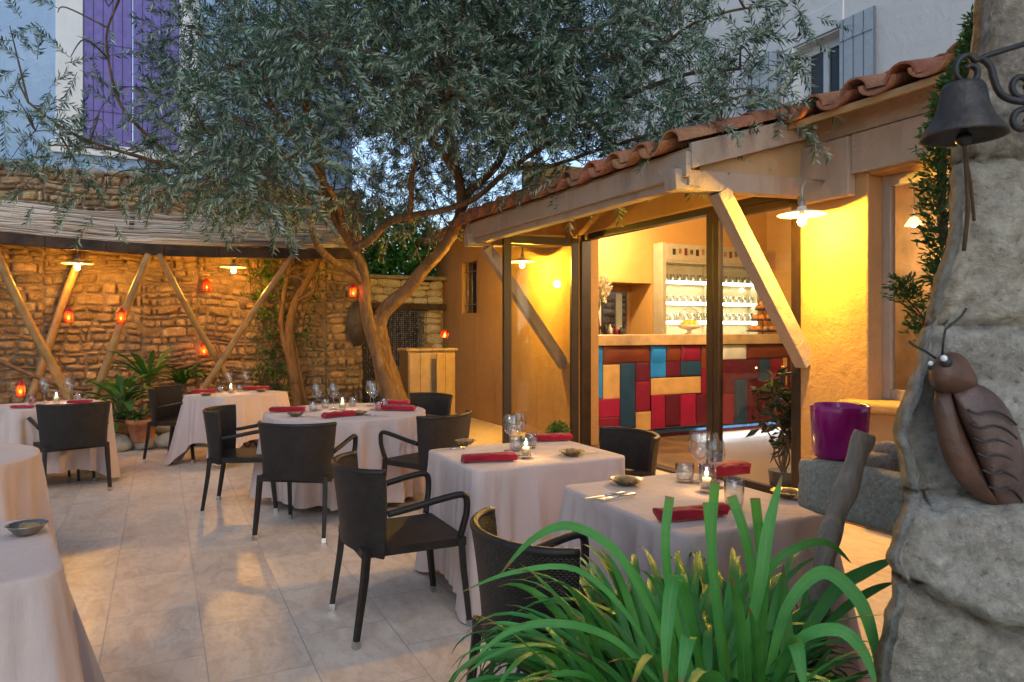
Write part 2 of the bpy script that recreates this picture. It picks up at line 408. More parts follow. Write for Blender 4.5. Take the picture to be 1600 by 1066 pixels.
# ================================================================ camera, sky, sun
scn=bpy.context.scene
cam=bpy.data.cameras.new('camera'); co_=bpy.data.objects.new('camera',cam); C.objects.link(co_)
co_.location=(0,0,EYE); co_.rotation_euler=(PI/2,0,-math.atan2(SA,CA))
cam.sensor_width=36; cam.lens=36*FPX/1600; cam.shift_y=-(533-HY)/1600; cam.clip_start=.05; cam.clip_end=600
cam.dof.use_dof=True; cam.dof.focus_distance=5.0; cam.dof.aperture_fstop=11
scn.camera=co_
SUN_EL=math.radians(9); SUN_AZ=math.radians(200)
wd=bpy.data.worlds.new('World'); scn.world=wd; wd.use_nodes=True
nt=wd.node_tree; bg=nt.nodes['Background']; sky=nt.nodes.new('ShaderNodeTexSky'); sky.sky_type='NISHITA'; sky.sun_disc=False
sky.sun_elevation=SUN_EL; sky.sun_rotation=SUN_AZ; sky.air_density=1.0; sky.dust_density=.3; sky.ozone_density=4.0
hs=nt.nodes.new('ShaderNodeHueSaturation'); hs.inputs['Saturation'].default_value=.7; nt.links.new(sky.outputs[0],hs.inputs['Color']); nt.links.new(hs.outputs[0],bg.inputs[0]); bg.inputs[1].default_value=SKY_STRENGTH
sl=bpy.data.lights.new('sun','SUN'); sl.energy=SUN_ENERGY; sl.angle=math.radians(40); sl.color=(.88,.93,1.0)
so=bpy.data.objects.new('sun',sl); C.objects.link(so)
# soft light of the dusk sky, falling from behind the camera's left
sd=Vector((math.sin(SUN_AZ)*.7,math.cos(SUN_AZ)*.7,.75)).normalized(); so.rotation_euler=sd.to_track_quat('Z','Y').to_euler()
scn.view_settings.view_transform='Standard'; scn.view_settings.look='None'; scn.view_settings.gamma=1; scn.view_settings.exposure=EXPOSURE
scn.cycles.use_denoising=True; scn.cycles.max_bounces=10; scn.cycles.transparent_max_bounces=24; scn.cycles.diffuse_bounces=5
scn.cycles.sample_clamp_indirect=6; scn.cycles.caustics_reflective=False; scn.cycles.caustics_refractive=False; scn.cycles.blur_glossy=.5

def lamp(name,loc,watts,col,rad=.04,parent=None):
    l=bpy.data.lights.new(name,'POINT'); l.energy=watts*LAMP; l.color=col; l.shadow_soft_size=rad
    o=bpy.data.objects.new(name,l); C.objects.link(o); o.location=loc
    if parent is not None: o.parent=parent; o.location=Vector(loc)-parent.location
    return o
WARM=(1.0,.555,.045)

# ================================================================ ground
BED_B=9.95; WALL_B=11.6
m=MB(); m.box((-60,-60,-.3),(60,60,-.06)); tag(m.build('ground',M['soil']),kind='structure')
m=MB(); m.box((-9,-3,-.05),(4.76,BED_B+.05,0)); m.box((3.0,BED_B+.05,-.05),(4.76,14,0)); tag(m.build('courtyard_paving',M['paving']),kind='structure')
def bedfn(u,v):
    x=-9+u*12.6; y=BED_B+.02+v*(WALL_B-BED_B+.1)
    if x>3.02: y=min(y,BED_B+.5)
    return (x,y,.12+.14*v+.07*noise.noise(Vector((x*1.7,y*1.7,3)))-(.2 if x>3.3 else 0))
m=MB(); m.grid(bedfn,60,12); tag(m.build('planting_bed_soil',M['soil']),kind='structure')
m=MB(); m.box((4.77,1.2,-.05),(11,12.7,.004)); tag(m.build('bar_floor',M['roomfloor']),kind='structure')

# ================================================================ rubble masonry
def stones(mb,org,ud,nd,U,Z,course=(.09,.2),wid=(.14,.46),depth=.05,seed=1,gap=.012,pal=None,skip=None,n=5):
    r=random.Random(seed); org=Vector(org); ud=Vector(ud); nd=Vector(nd); z=Z[0]
    pal=pal or [(.5,.5,.5)]
    rows=[]
    while z<Z[1]-.04:
        h=min(r.uniform(*course),Z[1]-z); rows.append((z,h)); z+=h
    for z,h in rows:
        u=U[0]-r.random()*.2
        while u<U[1]:
            w=r.uniform(*wid)*(1.0 if h>.12 else .8); u1=min(u+w,U[1]); u0=max(u,U[0])
            u+=w
            if u1-u0<.05: continue
            if skip and skip((u0+u1)/2,z+h/2): continue
            parts=[(z,h)] if (h<.17 or r.random()<.7) else [(z,h*.5),(z+h*.5,h*.5)]
            for zz,hh in parts:
                d=depth*r.uniform(.35,1.25); sd=r.random()*100
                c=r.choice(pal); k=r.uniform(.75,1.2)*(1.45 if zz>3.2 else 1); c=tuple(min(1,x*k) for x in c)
                ji=[(r.uniform(-.03,.03)*min(1,(u1-u0)/.2),r.uniform(-.024,.024)*min(1,hh/.12)) for _ in range(4)]
                tilt=r.uniform(-.02,.02); til2=r.uniform(-.02,.02)
                def fn(a,b):
                    e=min(a,1-a)*(u1-u0); f=min(b,1-b)*hh
                    jx=(ji[0][0]*(1-a)*(1-b)+ji[1][0]*a*(1-b)+ji[2][0]*(1-a)*b+ji[3][0]*a*b)
                    jz=(ji[0][1]*(1-a)*(1-b)+ji[1][1]*a*(1-b)+ji[2][1]*(1-a)*b+ji[3][1]*a*b)
                    cr=max(0,.5-min(a,1-a)*2-min(b,1-b)*2)*.07
                    uu=u0+gap/2+a*(u1-u0-gap); zv=zz+gap/2+b*(hh-gap)
                    uu+=(.5-a)*cr*1.2; zv+=(.5-b)*cr*1.2
                    p=Vector((uu*3,zv*3,sd))
                    q=(1-math.exp(-e*120))*(1-math.exp(-f*120))
                    dd=-.03+ (d+.03+tilt*(a-.5)+til2*(b-.5))*q+ (.020*noise.noise(p*2.3)+.022*noise.noise(p*5.1)+.012*noise.noise(p*11))*q
                    uu+=.010*noise.noise(p*1.3+Vector((9,0,0))); zv+=.010*noise.noise(p*1.3+Vector((0,9,0)))
                    wu=.07*noise.noise(Vector((uu*1.3,zv*1.1,3)))+.03*noise.noise(Vector((uu*4,zv*4,8))); wz=.075*noise.noise(Vector((uu*1.0,zv*.9,17)))+.028*noise.noise(Vector((uu*3.6,zv*3.6,28)))
                    return org+ud*(uu+wu*min(1,(uu-U[0])*3,(U[1]-uu)*3))+Vector((0,0,zv+wz))+nd*dd
                mb.grid(fn,n,n,c)
PAL=[(.30,.27,.25),(.66,.60,.50),(.50,.48,.44),(.58,.52,.44),(.42,.38,.33),(.62,.58,.52),(.48,.42,.33),(.38,.36,.35),(.55,.46,.36)]
sw=thing('stone_wall','long rough rubble stone wall glowing orange behind the bamboo canes','wall',(-2.5,WALL_B,0))
m=MB(); u_=-8.5; k_=0
while u_<3.0:
    ue=min(3.02,u_+rnd.uniform(.7,1.7)); ue=3.02 if 3.02-ue<.5 else ue
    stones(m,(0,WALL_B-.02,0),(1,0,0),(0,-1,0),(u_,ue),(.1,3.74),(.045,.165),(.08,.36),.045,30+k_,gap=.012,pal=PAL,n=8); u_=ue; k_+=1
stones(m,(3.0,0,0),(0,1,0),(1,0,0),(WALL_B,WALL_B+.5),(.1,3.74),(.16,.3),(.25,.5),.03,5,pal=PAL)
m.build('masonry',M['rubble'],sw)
m=MB(); m.box((-8.5,WALL_B,0),(3.0,WALL_B+.42,3.7)); m.build('mortar_core',M['mortar'],sw)
m=MB()
for k in range(40):
    a0=-8.5+k*.29; m.ball((a0+.14,WALL_B+.12+rnd.uniform(-.03,.03),3.73+rnd.uniform(-.03,.03)),(rnd.uniform(.14,.2),.26,rnd.uniform(.05,.1)),8,6,rnd.choice(PAL),.25,k)
m.build('coping',M['rock'],sw)

# low far wall closing the passage, doorway with a bead curtain
pw=thing('passage_wall','low grey stone wall with a dark doorway and beads between olive tree and annexe','wall',(4,12.35,0))
m=MB(); stones(m,(0,12.33,0),(1,0,0),(0,-1,0),(3.02,4.74),(.0,2.42),(.13,.22),(.2,.45),.04,11,pal=[(.5,.5,.5),(.44,.45,.46),(.58,.57,.55)],skip=lambda u,z:3.12<u<4.38 and z<1.98)
m.build('masonry',M['pillar'],pw)
m=MB(); m.box((3.02,12.36,1.98),(4.74,12.7,2.38)); m.box((4.36,12.36,0),(4.74,12.7,1.98)); m.box((3.02,12.36,0),(3.12,12.7,1.98)); m.build('mortar_core',M['mortar'],pw)
m=MB(); m.box((3.02,12.2,1.86),(4.74,12.42,1.97)); m.build('lintel',M['oldbeam'],pw,bevel=.01)
m=MB(); m.box((3.05,12.15,2.40),(4.74,12.75,2.47)); m.build('coping',M['rock'],pw,bevel=.015)
m=MB(); m.box((2.9,14.2,0),(4.9,14.3,2.6)); pb_=m.build('dark_backdrop',M['dark']); tag(pb_,'dark panel standing in for the shade of the opening behind the bead curtain','wall')  # dark panel put in for the shade inside the opening
bc=thing('bead_curtain','curtain of grey and blue bead strings in the doorway behind the olive tree','curtain',(3.75,12.18,0))
m=MB(); m.tube([(3.12,12.18,1.85),(4.36,12.18,1.85)],.012,6); m.build('rod',M['iron'],bc)
for k in range(34):
    x=3.15+k*.036+rnd.uniform(-.006,.006); m=MB(); pts=[];cs=[]
    nb=44
    th=rnd.choice([(.75,.75,.78),(.3,.3,.34),(.08,.08,.1),(.2,.2,.32),(.5,.5,.52)])
    for j in range(nb):
        z=1.84-j*.036; c=th if rnd.random()<.6 else rnd.choice([(.85,.85,.85),(.1,.1,.12),(.4,.4,.42)])
        m.lathe([(.001,z),(.011,z-.008),(.011,z-.024),(.001,z-.033)],5,(x+rnd.uniform(-.003,.003),12.18+rnd.uniform(-.01,.01),0),c)
    m.build('strand',M['beads'],bc)
def leaf_faces(mb,ctr,n,rx,size,seed,col=((.4,.5,.4),(.6,.6,.5)),aspect=.6,down=0):
    r=random.Random(seed)
    for _ in range(n):
        while True:
            d=Vector((r.uniform(-1,1),r.uniform(-1,1),r.uniform(-1,1)))
            if d.length<1: break
        c=Vector(ctr)+Vector((d.x*rx[0],d.y*rx[1],d.z*rx[2]))
        ax=Vector((r.gauss(0,1),r.gauss(0,1),r.gauss(0,.6)-down)).normalized()
        no=Vector((r.gauss(0,1),r.gauss(0,1)-.6,r.gauss(0,1)+.8)).normalized(); si=ax.cross(no)
        if si.length<.1: continue
        si.normalize(); s_=size*r.uniform(.6,1.3); k=r.random(); cc=tuple(a+(b-a)*k for a,b in zip(*col)); up=si.cross(ax)*s_*.12
        mb.add([c,c+ax*s_*.45+si*s_*aspect*.5+up,c+ax*s_,c+ax*s_*.45-si*s_*aspect*.5+up],[(0,1,2,3)],cc)
iv=thing('ivy_hedge','bright green ivy mass rising over the low grey wall behind the olive','hedge',(3.9,13,0))
m=MB(); leaf_faces(m,(3.75,13.1,2.9),8000,(1.5,.6,.95),.10,21,((.25,.4,.2),(.75,.8,.5)),.8); m.build('foliage',M['ivy'],iv)
m=MB()
for k in range(7): m.tube([(3.0+k*.25,13.1,0),(3.05+k*.24,13.05,1.6),(2.95+k*.27,13.0,3.2)],[.03,.022,.01],6)
m.build('stem',M['vine'],iv)

# rocks along the bed edge, each its own
k=0; x=-8.6
descs=['pale round','long flat','small grey','broad mossy','pointed pale','squat brown','rounded grey']
while x<3.0:
    w=rnd.uniform(.26,.62); h=rnd.uniform(.15,.30)
    m=MB(); m.ball((0,0,h*.42),(w*.54,rnd.uniform(.14,.2),h*.62),16,11,rnd.choice(PAL),.42,k)
    o=m.build('edging_rock',M['rock']); place(o,(x+w/2,BED_B+rnd.uniform(-.02,.05),0),rnd.uniform(-.2,.2))
    tag(o,'edging stone along the foot of the planting bed below the stone wall','rock','rocks edging the planting bed'); x+=w*.95; k+=1
for j in range(22):
    px=rnd.uniform(-6.5,2.6); m=MB(); r_=rnd.uniform(.07,.15); m.ball((0,0,r_*.5),(r_*1.3,r_,r_*.8),12,8,rnd.choice(PAL),.4,50+j)
    o=m.build('bed_stone',M['rock']); place(o,(px,BED_B+rnd.uniform(.2,.6),.15)); tag(o,'loose rounded stone lying on the planting bed soil','rock','loose stones in the planting bed')

# ================================================================ lavender house behind the wall
hb=12.02
lh=thing('lavender_house','blue lavender house with a tall violet shuttered window above the stone wall','house',(-3,hb,0))
def px_a(x,b):
    p=pb(x,500,b); return p.x
w0,w1=px_a(130,hb),px_a(281,hb)
m=MB(); m.box((-9.5,hb,2.5),(w0-.34,hb+.3,9)); m.box((w0-.34,hb,2.5),(w1+.28,hb+.3,4.12)); m.box((w1+.28,hb,2.5),(2.95,hb+.3,9)); m.box((w0-.34,hb,7.2),(w1+.28,hb+.3,9)); m.build('wall',M['blue_house'],lh)
m=MB(); m.box((w0-.34,hb-.03,4.12),(w0-.0,hb+.2,7.2)); m.box((w1,hb-.03,4.12),(w1+.28,hb+.2,7.2)); m.box((w0-.4,hb-.07,4.05),(w1+.34,hb-.031,4.22)); m.build('window_surround',M['white_trim'],lh,bevel=.01)
for q in range(2):
    a0=w0+.005+q*(w1-w0)/2; m=MB(); m.box((0,0,0),((w1-w0)/2-.012,.05,2.98)); o=m.build('shutter',M['purple'],lh,local=True); o.location=Vector((a0,hb+.0,4.225))-lh.location
    for z in (.5,1.5,2.4): h=MB(); h.box((.01,-.012,z),((w1-w0)/2-.025,-.001,z+.05)); h.build('strap_hinge',M['purple'],o,local=True)

# ================================================================ pale house above the annexe roof
ha=9.3
uh=thing('pale_house','pale grey house wall with grey shutters rising above the annexe roof','house',(ha,4,0))
pw0=pa(1317,60,ha); pw1=pa(1240,60,ha); b0=pw0.y; b1=pw1.y; zt=pa(1300,48,ha).z; zb=zt-1.35
m=MB(); m.box((ha,-3,4.0),(ha+.35,b0,10)); m.box((ha,b1,4.0),(ha+.35,13.5,10)); m.box((ha,b0,zt),(ha+.35,b1,10)); m.box((ha,b0,4.0),(ha+.35,b1,zb)); m.build('wall',M['white_house'],uh)
m=MB(); m.box((ha-.03,b0-.02,zt),(ha+.1,b1+.26,zt+.42)); m.box((ha-.03,b1-.006,zb),(ha+.1,b1+.24,zt)); m.box((ha-.05,b0-.05,zb-.08),(ha+.2,b1+.3,zb)); m.build('window_surround',M['white_trim'],uh,bevel=.01)
m=MB(); t_=.15
m.box((ha+.2,b0,zb),(ha+.26,b0+t_,zt)); m.box((ha+.2,b1-t_,zb),(ha+.26,b1,zt)); m.box((ha+.2,b0+t_,zt-t_-.02),(ha+.26,b1-t_,zt)); m.box((ha+.2,b0+t_,zb),(ha+.26,b1-t_,zb+t_)); m.box((ha+.195,(b0+b1)/2-.05,zb+t_),(ha+.25,(b0+b1)/2+.05,zt-t_-.02))
wf=m.build('window_frame',M['pvc'],uh,bevel=.006)
m2=MB(); m2.box((ha+.005,b1-.03,zb+.003),(ha+.197,b1-.0065,zt-.032)); m2.box((ha+.005,b0+.006,zt-.03),(ha+.197,b1-.0065,zt-.006)); m2.build('reveal_lining',M['white_trim'],uh)
m=MB(); m.box((ha+.235,b0+t_,zb+t_),(ha+.24,b1-t_,zt-t_)); m.build('pane',M['darkglass'],wf)
for q in range(2):
    m=MB(); wd_=(b1-b0)*.62; m.box((0,0,0),(.045,wd_,zt-zb+.1)); o=m.build('shutter',M['grey_shutter'],uh,local=True)
    o.location=Vector((ha-.09,b0-wd_-.01 if q==0 else b1+.0,zb-.05))-uh.location
    if q==1: o.rotation_euler=(0,0,.15); o.location=Vector((ha-.09,b1+.26,zb-.05))-uh.location
    for z in (.25,1.12): h=MB(); h.box((-.016,.02,z),(-.001,wd_-.02,z+.045)); h.build('shutter_batten',M['grey_shutter'],o,local=True)

# ================================================================ annexe
A0=4.75; TH=.32
bP=pa(1250,500,A0).y; bD=pa(903,500,A0).y; bWn=pa(1356,500,A0).y
ROOF=lambda a: 2.83+(a-3.45)*.30
an=thing('annexe','cream rendered bar annexe with clay tiled lean-to roof and glazed doors','building',(A0,6,0))
bw0,bw1=pa(745,500,A0).y,pa(722,500,A0).y; ZT=3.22
m=MB()
m.box((A0,bWn,0),(A0+TH,bP,ZT))                      # pier
m.box((A0,bP,2.70),(A0+TH,bD,ZT))                    # over the doors
m.box((A0,bD,0),(A0+TH,bw0,ZT)); m.box((A0,bw1,0),(A0+TH,12.8,ZT)); m.box((A0,bw0,0),(A0+TH,bw1,1.78)); m.box((A0,bw0,2.66),(A0+TH,bw1,ZT))
m.box((A0,2.2,0),(A0+TH,bWn,.92)); m.box((A0,2.2,2.66),(A0+TH,bWn,ZT)); m.box((A0,1.0,0),(A0+TH,2.2,ZT))
m.build('facade',M['wall'],an,bevel=.015)
m=MB(); m.box((A0+TH,1.0,0),(10.3,1.2,3.6)); m.box((10.1,1.2,0),(10.3,9.6,4.2)); 
dA0,dA1=pb(939,500,9.6).x,pb(1018,500,9.6).x
m.box((A0+TH,9.6,0),(dA0,9.8,4.1)); m.box((dA1,9.6,0),(10.1,9.8,4.1)); m.box((dA0,9.6,2.28),(dA1,9.8,4.1)); m.box((dA0-.2,9.8,0),(dA0,10.3,2.28)); m.box((dA1,9.8,0),(dA1+.2,10.3,2.28)); m.box((dA0-.2,9.8,2.28),(dA1+.2,10.3,2.5))
m.build('room_wall',M['room'],an)
m=MB()
def ceil(u,v):
    a=A0+TH+u*5.2; return (a,1.2+v*8.4,2.93+(a-A0)*.24)
m.grid(ceil,2,2); m.build('ceiling',M['room'],an)
for b in (2.6,3.9,5.2,6.5,7.8,9.1): m=MB(); m.beam((A0+TH,b,2.85+TH*.24),(10.1,b,2.85+5.35*.24),.14,.17); m.build('rafter',M['room'],an)
# roof: covers and channels of clay
m=MB(); T=.365; seg=8
def tile(a0,b,L,cover,r):
    z0=ROOF(a0); z1=ROOF(a0+L)
    c=tuple(min(1,x*rnd.uniform(.75,1.2)) for x in rnd.choice([(.55,.5,.48),(.62,.48,.42),(.45,.45,.44),(.6,.55,.5),(.5,.4,.36)]))
    vs=[]
    jb=rnd.uniform(-.012,.012); jz=rnd.uniform(-.008,.008)
    for (aa,zz,rr) in ((a0,z0,r*1.06),(a0+L,z1,r*.86)):
        for t2 in (0,.016):
            for k in range(seg+1):
                th=PI*k/seg
                y=math.cos(th)*(rr-t2); z=math.sin(th)*(rr-t2)
                if cover: vs.append((aa,b+jb+y,zz+.055+z*.95+jz))
                else: vs.append((aa,b+jb+y,zz+.10-z*.72+jz))
    n=seg+1; fs=[]
    for k in range(seg):
        fs+=[(k,k+1,2*n+k+1,2*n+k),(n+k+1,n+k,3*n+k,3*n+k+1),(k,n+k,n+k+1,k+1)]
    m.add(vs,fs,c,None,False)
    m.sm[-len(fs):]=[False if i%3==2 else True for i in range(len(fs))]
nrow=13
y=1.2
CAN0,CAN1=pa(1268,500,A0).y,8.12
while y<12.9:
    can=CAN0-.1<y<CAN1+.1
    a_start=3.34 if can else 4.42
    a=a_start; r=0
    lim=9.3 if y<9.9 else 5.6
    while a<lim-.05:
        L=.47
        if a+L>lim: L=lim-a
        tile(a+rnd.uniform(-.02,.02)*(r>0)+rnd.uniform(-.03,.03)*(r==0),y,L,True,.112); tile(a-.03,y+T/2,L,False,.125)
        a+=.38; r+=1
    y+=T
m.build('roof_tiles',M['roof'],an)
m=MB()
def slab(a0,a1,b0_,b1_,t=.05,dz=0):
    vs=[(a0,b0_,ROOF(a0)+dz),(a1,b0_,ROOF(a1)+dz),(a1,b1_,ROOF(a1)+dz),(a0,b1_,ROOF(a0)+dz)]
    vs+=[(p[0],p[1],p[2]-t) for p in vs]
    m.add(vs,[(0,1,2,3),(7,6,5,4),(0,4,5,1),(1,5,6,2),(2,6,7,3),(3,7,4,0)])
slab(3.47,9.3,CAN0,CAN1); slab(4.45,9.3,1.1,CAN0-.002); slab(4.45,9.3,CAN1+.002,9.9); slab(4.45,5.6,9.902,12.9)
m.build('roof_boarding',M['soffit'],an)
m=MB(); m.box((3.42,CAN0-.03,2.62),(3.469,CAN1+.03,2.80)); m.build('fascia',M['timber'],an,bevel=.006)
m=MB(); m.box((3.47,CAN0,2.56),(3.58,CAN1,2.68)); m.build('eaves_beam',M['timber'],an,bevel=.006)
for b in (CAN0-.035,CAN1+.0):  # barge boards closing the canopy ends
    m=MB()
    vs=[(3.47,b,ROOF(3.47)-.16),(A0-.002,b,ROOF(A0)-.16),(A0-.002,b,ROOF(A0)+.03),(3.47,b,ROOF(3.47)+.03)]
    vs+=[(p[0],p[1]+.034,p[2]) for p in vs]
    m.add(vs,[(0,1,2,3),(7,6,5,4),(0,4,5,1),(1,5,6,2),(2,6,7,3),(3,7,4,0)])
    m.build('barge_board',M['timber'],an,bevel=.005)
m=MB(); b=CAN0+.03
vs=[(3.6,b,2.66),(A0-.003,b,2.74),(A0-.003,b,ROOF(A0)-.055),(3.6,b,ROOF(3.6)-.055)]; vs+=[(p[0],p[1]+.03,p[2]) for p in vs]
m.add(vs,[(0,1,2,3),(7,6,5,4),(0,4,5,1),(1,5,6,2),(2,6,7,3),(3,7,4,0)]); m.build('gable_board',M['soffit'],an)
m=MB(); m.box((A0-.06,2.2,2.68),(A0-.001,bWn+.1,2.98)); m.build('lintel',M['timber'],an,bevel=.008)
m=MB(); m.box((A0-.04,1.1,2.99),(A0-.002,bP+.1,3.2)); m.build('wall_plate_beam',M['timber'],an,bevel=.008)
m=MB(); m.box((A0-.09,bWn+.102,2.52),(A0-.001,bP-.05,2.97)); m.build('pier_shadow_block',M['timber'],an,bevel=.008)  # raised block standing in for the lamp shade's shadow on the upper pier
# brackets and struts
for (bb,zl,zu) in ((CAN0+.08,1.22,2.56),(bD+.36,1.02,2.52)):
    m=MB(); m.beam((3.36,bb,2.60),(A0,bb,2.66),.13,.15)
    m.build('bracket',M['timber'],an,bevel=.006)
    m=MB(); s1=A0-.93 if zl>1.1 else A0-1.12
    m.beam((A0+.01,bb-.01,zl),(s1,bb-.01,zu),.12,.13,up=Vector((1,0,0))); m.build('strut',M['timber'],an,bevel=.006)
# window at right with sill
sl_=MB(); sl_.box((A0-.17,2.0,.90),(A0+.24,bWn+.14,.97)); sl_.build('sill',M['wall'],an,bevel=.02)
sl_=MB(); sl_.box((A0-.09,2.0,.66),(A0-.002,bWn+.06,.899)); sl_.build('sill_apron',M['wall'],an,bevel=.015)
m=MB(); f=.07
m.box((A0+.16,bWn-f,.97),(A0+.22,bWn,2.66)); m.box((A0+.16,2.2,.97),(A0+.22,2.2+f,2.66)); m.box((A0+.16,2.2+f,2.58),(A0+.22,bWn-f,2.66)); m.box((A0+.16,2.2+f,.97),(A0+.22,bWn-f,1.05))
wf=m.build('window_frame',M['timber'],an,bevel=.006); m=MB(); m.box((A0+.188,2.2+f,1.05),(A0+.192,bWn-f,2.58)); m.build('pane',M['pane'],wf)
# small barred window at left
m=MB(); m.box((A0+.2,bw0,1.78),(A0+.24,bw1,2.66)); wf=m.build('window_pane',M['darkglass'],an)
m=MB()
for k in range(3):
    bb=bw0+(k+.7)*(bw1-bw0)/3.4; m.tube([(A0+.06,bb,1.78),(A0+.06,bb,2.66)],.011,6)
for z in (1.93,2.5): m.tube([(A0+.06,bw0,z),(A0+.06,bw1,z)],.009,6)
m.build('window_grille',M['lampmetal'],an)
# glazed door screen
def leafdoor(name,p,q,z0,z1,fw=.07,glass=True,parent=an,handle=None):
    p=Vector((p[0],p[1],0));q=Vector((q[0],q[1],0));d=(q-p).normalized();n=Vector((-d.y,d.x,0)); Lw=(q-p).length
    Mx=Matrix((d,n,Vector((0,0,1)))).transposed().to_4x4(); Mx.translation=Vector((p.x,p.y,0))
    m=MB()
    m.box((0,-.03,z0),(fw,.03,z1),M=Mx); m.box((Lw-fw,-.03,z0),(Lw,.03,z1),M=Mx); m.box((fw,-.029,z1-fw),(Lw-fw,.029,z1),M=Mx); m.box((fw,-.029,z0),(Lw-fw,.029,z0+fw*1.3),M=Mx)
    o=m.build(name,M['frame'],parent,bevel=.006)
    if glass:
        g=MB(); g.box((fw,-.004,z0+fw*1.3),(Lw-fw,.004,z1-fw),M=Mx); g.build('pane',M['pane'],o)
    if handle:
        h=MB(); hx=handle; pts=[Mx@Vector((hx,-.03,1.12)),Mx@Vector((hx,-.085,1.12)),Mx@Vector((hx+.05,-.09,1.115)),Mx@Vector((hx+.13,-.085,1.13)),Mx@Vector((hx+.16,-.085,1.118))]
        h.tube(pts,.012,6); h.tube([Mx@Vector((hx,-.02,1.18)),Mx@Vector((hx,-.04,1.0))],.02,6); h.build('handle',M['iron'],o)
    return o
ZD=2.63
bm0=pa(1109,500,A0).y; bm1=pa(1097,500,A0).y
m=MB(); m.box((A0+.05,bP+.001,ZD),(A0+.16,bD,2.70)); m.box((A0+.03,bP+.001,.0),(A0+.17,bP+.06,ZD)); m.box((A0+.03,bD-.045,0),(A0+.17,bD-.001,ZD)); m.box((A0+.05,bm0+.02,0),(A0+.16,bm1,ZD-.001)); m.box((A0+.03,bP+.07,.0),(A0+.17,bD-.07,.02))
m.build('door_frame',M['frame'],an,bevel=.006)
leafdoor('door_leaf',(A0+.08,bm0+.01),(A0+.08,bP+.065),.022,ZD-.003,.075,handle=.86)
hp=pa(905,500,A0); fe=pix(786,500,8.55)
leafdoor('door_leaf',(fe.x,fe.y),(A0-.02,bD-.03),.022,ZD+.02,.10)
# rear glazed door of the room with its yard
dl=thing('rear_door','glazed timber door at the back of the bar room with daylight beyond','door',(dA0,10.2,0))
m=MB(); m.box((dA0,10.2,0),(dA0+.1,10.26,2.27)); m.box((dA1-.07,10.2,0),(dA1-.002,10.26,2.27)); m.box((dA0+.1,10.2,2.15),(dA1-.07,10.26,2.27)); m.box((dA0+.1,10.2,0),(dA1-.07,10.26,.5)); m.build('door_frame',M['doorwood'],dl,bevel=.005)
m=MB(); m.box((dA0+.1,10.225,.5),(dA1-.07,10.23,2.15)); m.build('pane',M['pane'],dl)
m=MB(); m.box((dA1-.24,10.29,.0),(dA1-.11,10.33,2.13)); dlf=m.build('open_leaf',M['pvc'],dl)
yw=thing('yard_wall','grey dry stone wall seen through the rear door of the bar','wall',(7.5,11.6,0))
m=MB(); stones(m,(0,11.6,0),(1,0,0),(0,-1,0),(5.4,9.6),(0,2.6),(.1,.2),(.2,.5),.05,31,pal=[(.5,.5,.52),(.6,.6,.62),(.42,.42,.44)]); m.build('masonry',M['pillar'],yw)
m=MB(); m.box((5.4,11.63,0),(9.6,11.9,2.55)); m.build('mortar_core',M['mortar'],yw)

# ---------------------------------------------------------------- reed canopy over the bed
FB=10.22
rc=thing('reed_canopy','weathered reed matting canopy on a dark beam along the stone wall','canopy',(-3,FB,0))
def fz(a): return 2.665-.075*math.sin(max(0,min(1,(a+2)/4.5))*PI)
def rfn(u,v):
    a=-8.4+u*10.9; b=FB-.02-.03*noise.noise(Vector((a*2.1,0,5)))*(1-v)+v*(WALL_B-FB+.05); z=fz(a)+(.018 if a>-.1 else 0)+.03+v*.58+.012*math.sin(v*40+2*noise.noise(Vector((a*.8,0,1))))+.03*noise.noise(Vector((a*1.3,b*2,0)))-.03*math.sin(PI*v)
    return (a,b,z)
m=MB(); m.grid(rfn,90,14)
o=m.build('reed_mat',M['reed'],rc); md=o.modifiers.new('thick','SOLIDIFY'); md.thickness=.03; md.offset=-1
m=MB(); [m.beam((a_,FB,fz(a_)-.06),(a_+.65,FB,fz(a_+.65)-.06),.10,.14) for a_ in [-8.4+.65*k for k in range(17)]]; m.build('front_beam',M['oldbeam'],rc,bevel=.012)
for k in range(13): a=-8+k*.85; m=MB(); m.beam((a,FB+.06,fz(a)-.03),(a,WALL_B,fz(a)+.58),.06,.07); m.build('rafter',M['oldbeam'],rc)
for j in range(26):
    v=j/25; m=MB(); P=[]
    for i in range(70):
        u=.005+.99*i/69; p=Vector(rfn(u,v)); P.append(p+Vector((0,.012*noise.noise(Vector((p.x*2.3,j*3.1,0))),.014+.016*noise.noise(Vector((p.x*1.9,j*5.7,2))))))
    m.tube(P,[.013+.006*noise.noise(Vector((i*.5,j,9))) for i in range(70)],5); m.build('reed_bundle',M['reed'],rc)

def bamboo(p,q,label,r=.048):
    p=Vector(p);q=Vector(q); n=40; pts=[];rad=[]
    L=(q-p).length; node=.34
    for i in range(n+1):
        s=i/n; pts.append(p.lerp(q,s)+Vector((.012*math.sin(s*7),.0,0))); d=((s*L)%node)/node; rad.append(r*(1-.12*s)*(1.10 if d<.09 else 1))
    m=MB(); m.tube([a-p for a in pts],rad,12); o=m.build('bamboo_pole',M['bamboo']); o.location=p
    tag(o,label,'bamboo pole','bamboo poles under the reed canopy')
def bline(t_,f_,lab,zb=.35,bt=FB-.09,bb=10.45,r=.048):
    a=pb(t_[0],t_[1],bt); c=pb(f_[0],f_[1],bb); d=(c-a); k=(zb-a.z)/d.z; bamboo(a+d*k,a,lab,r)
bline((-14,382),(100,610),'bamboo pole leaning down to the right at the far left end of the bed',r=.055)
bline((128,392),(60,585),'bamboo pole passing behind the left hanging lamp and leaning down left',bt=11.15,bb=11.25,r=.055)
bline((232,397),(155,597),'bamboo pole leaning down left with a red lantern at its middle',r=.052)
bline((247,397),(338,562),'bamboo pole leaning down right between the two hanging lamps',r=.045)
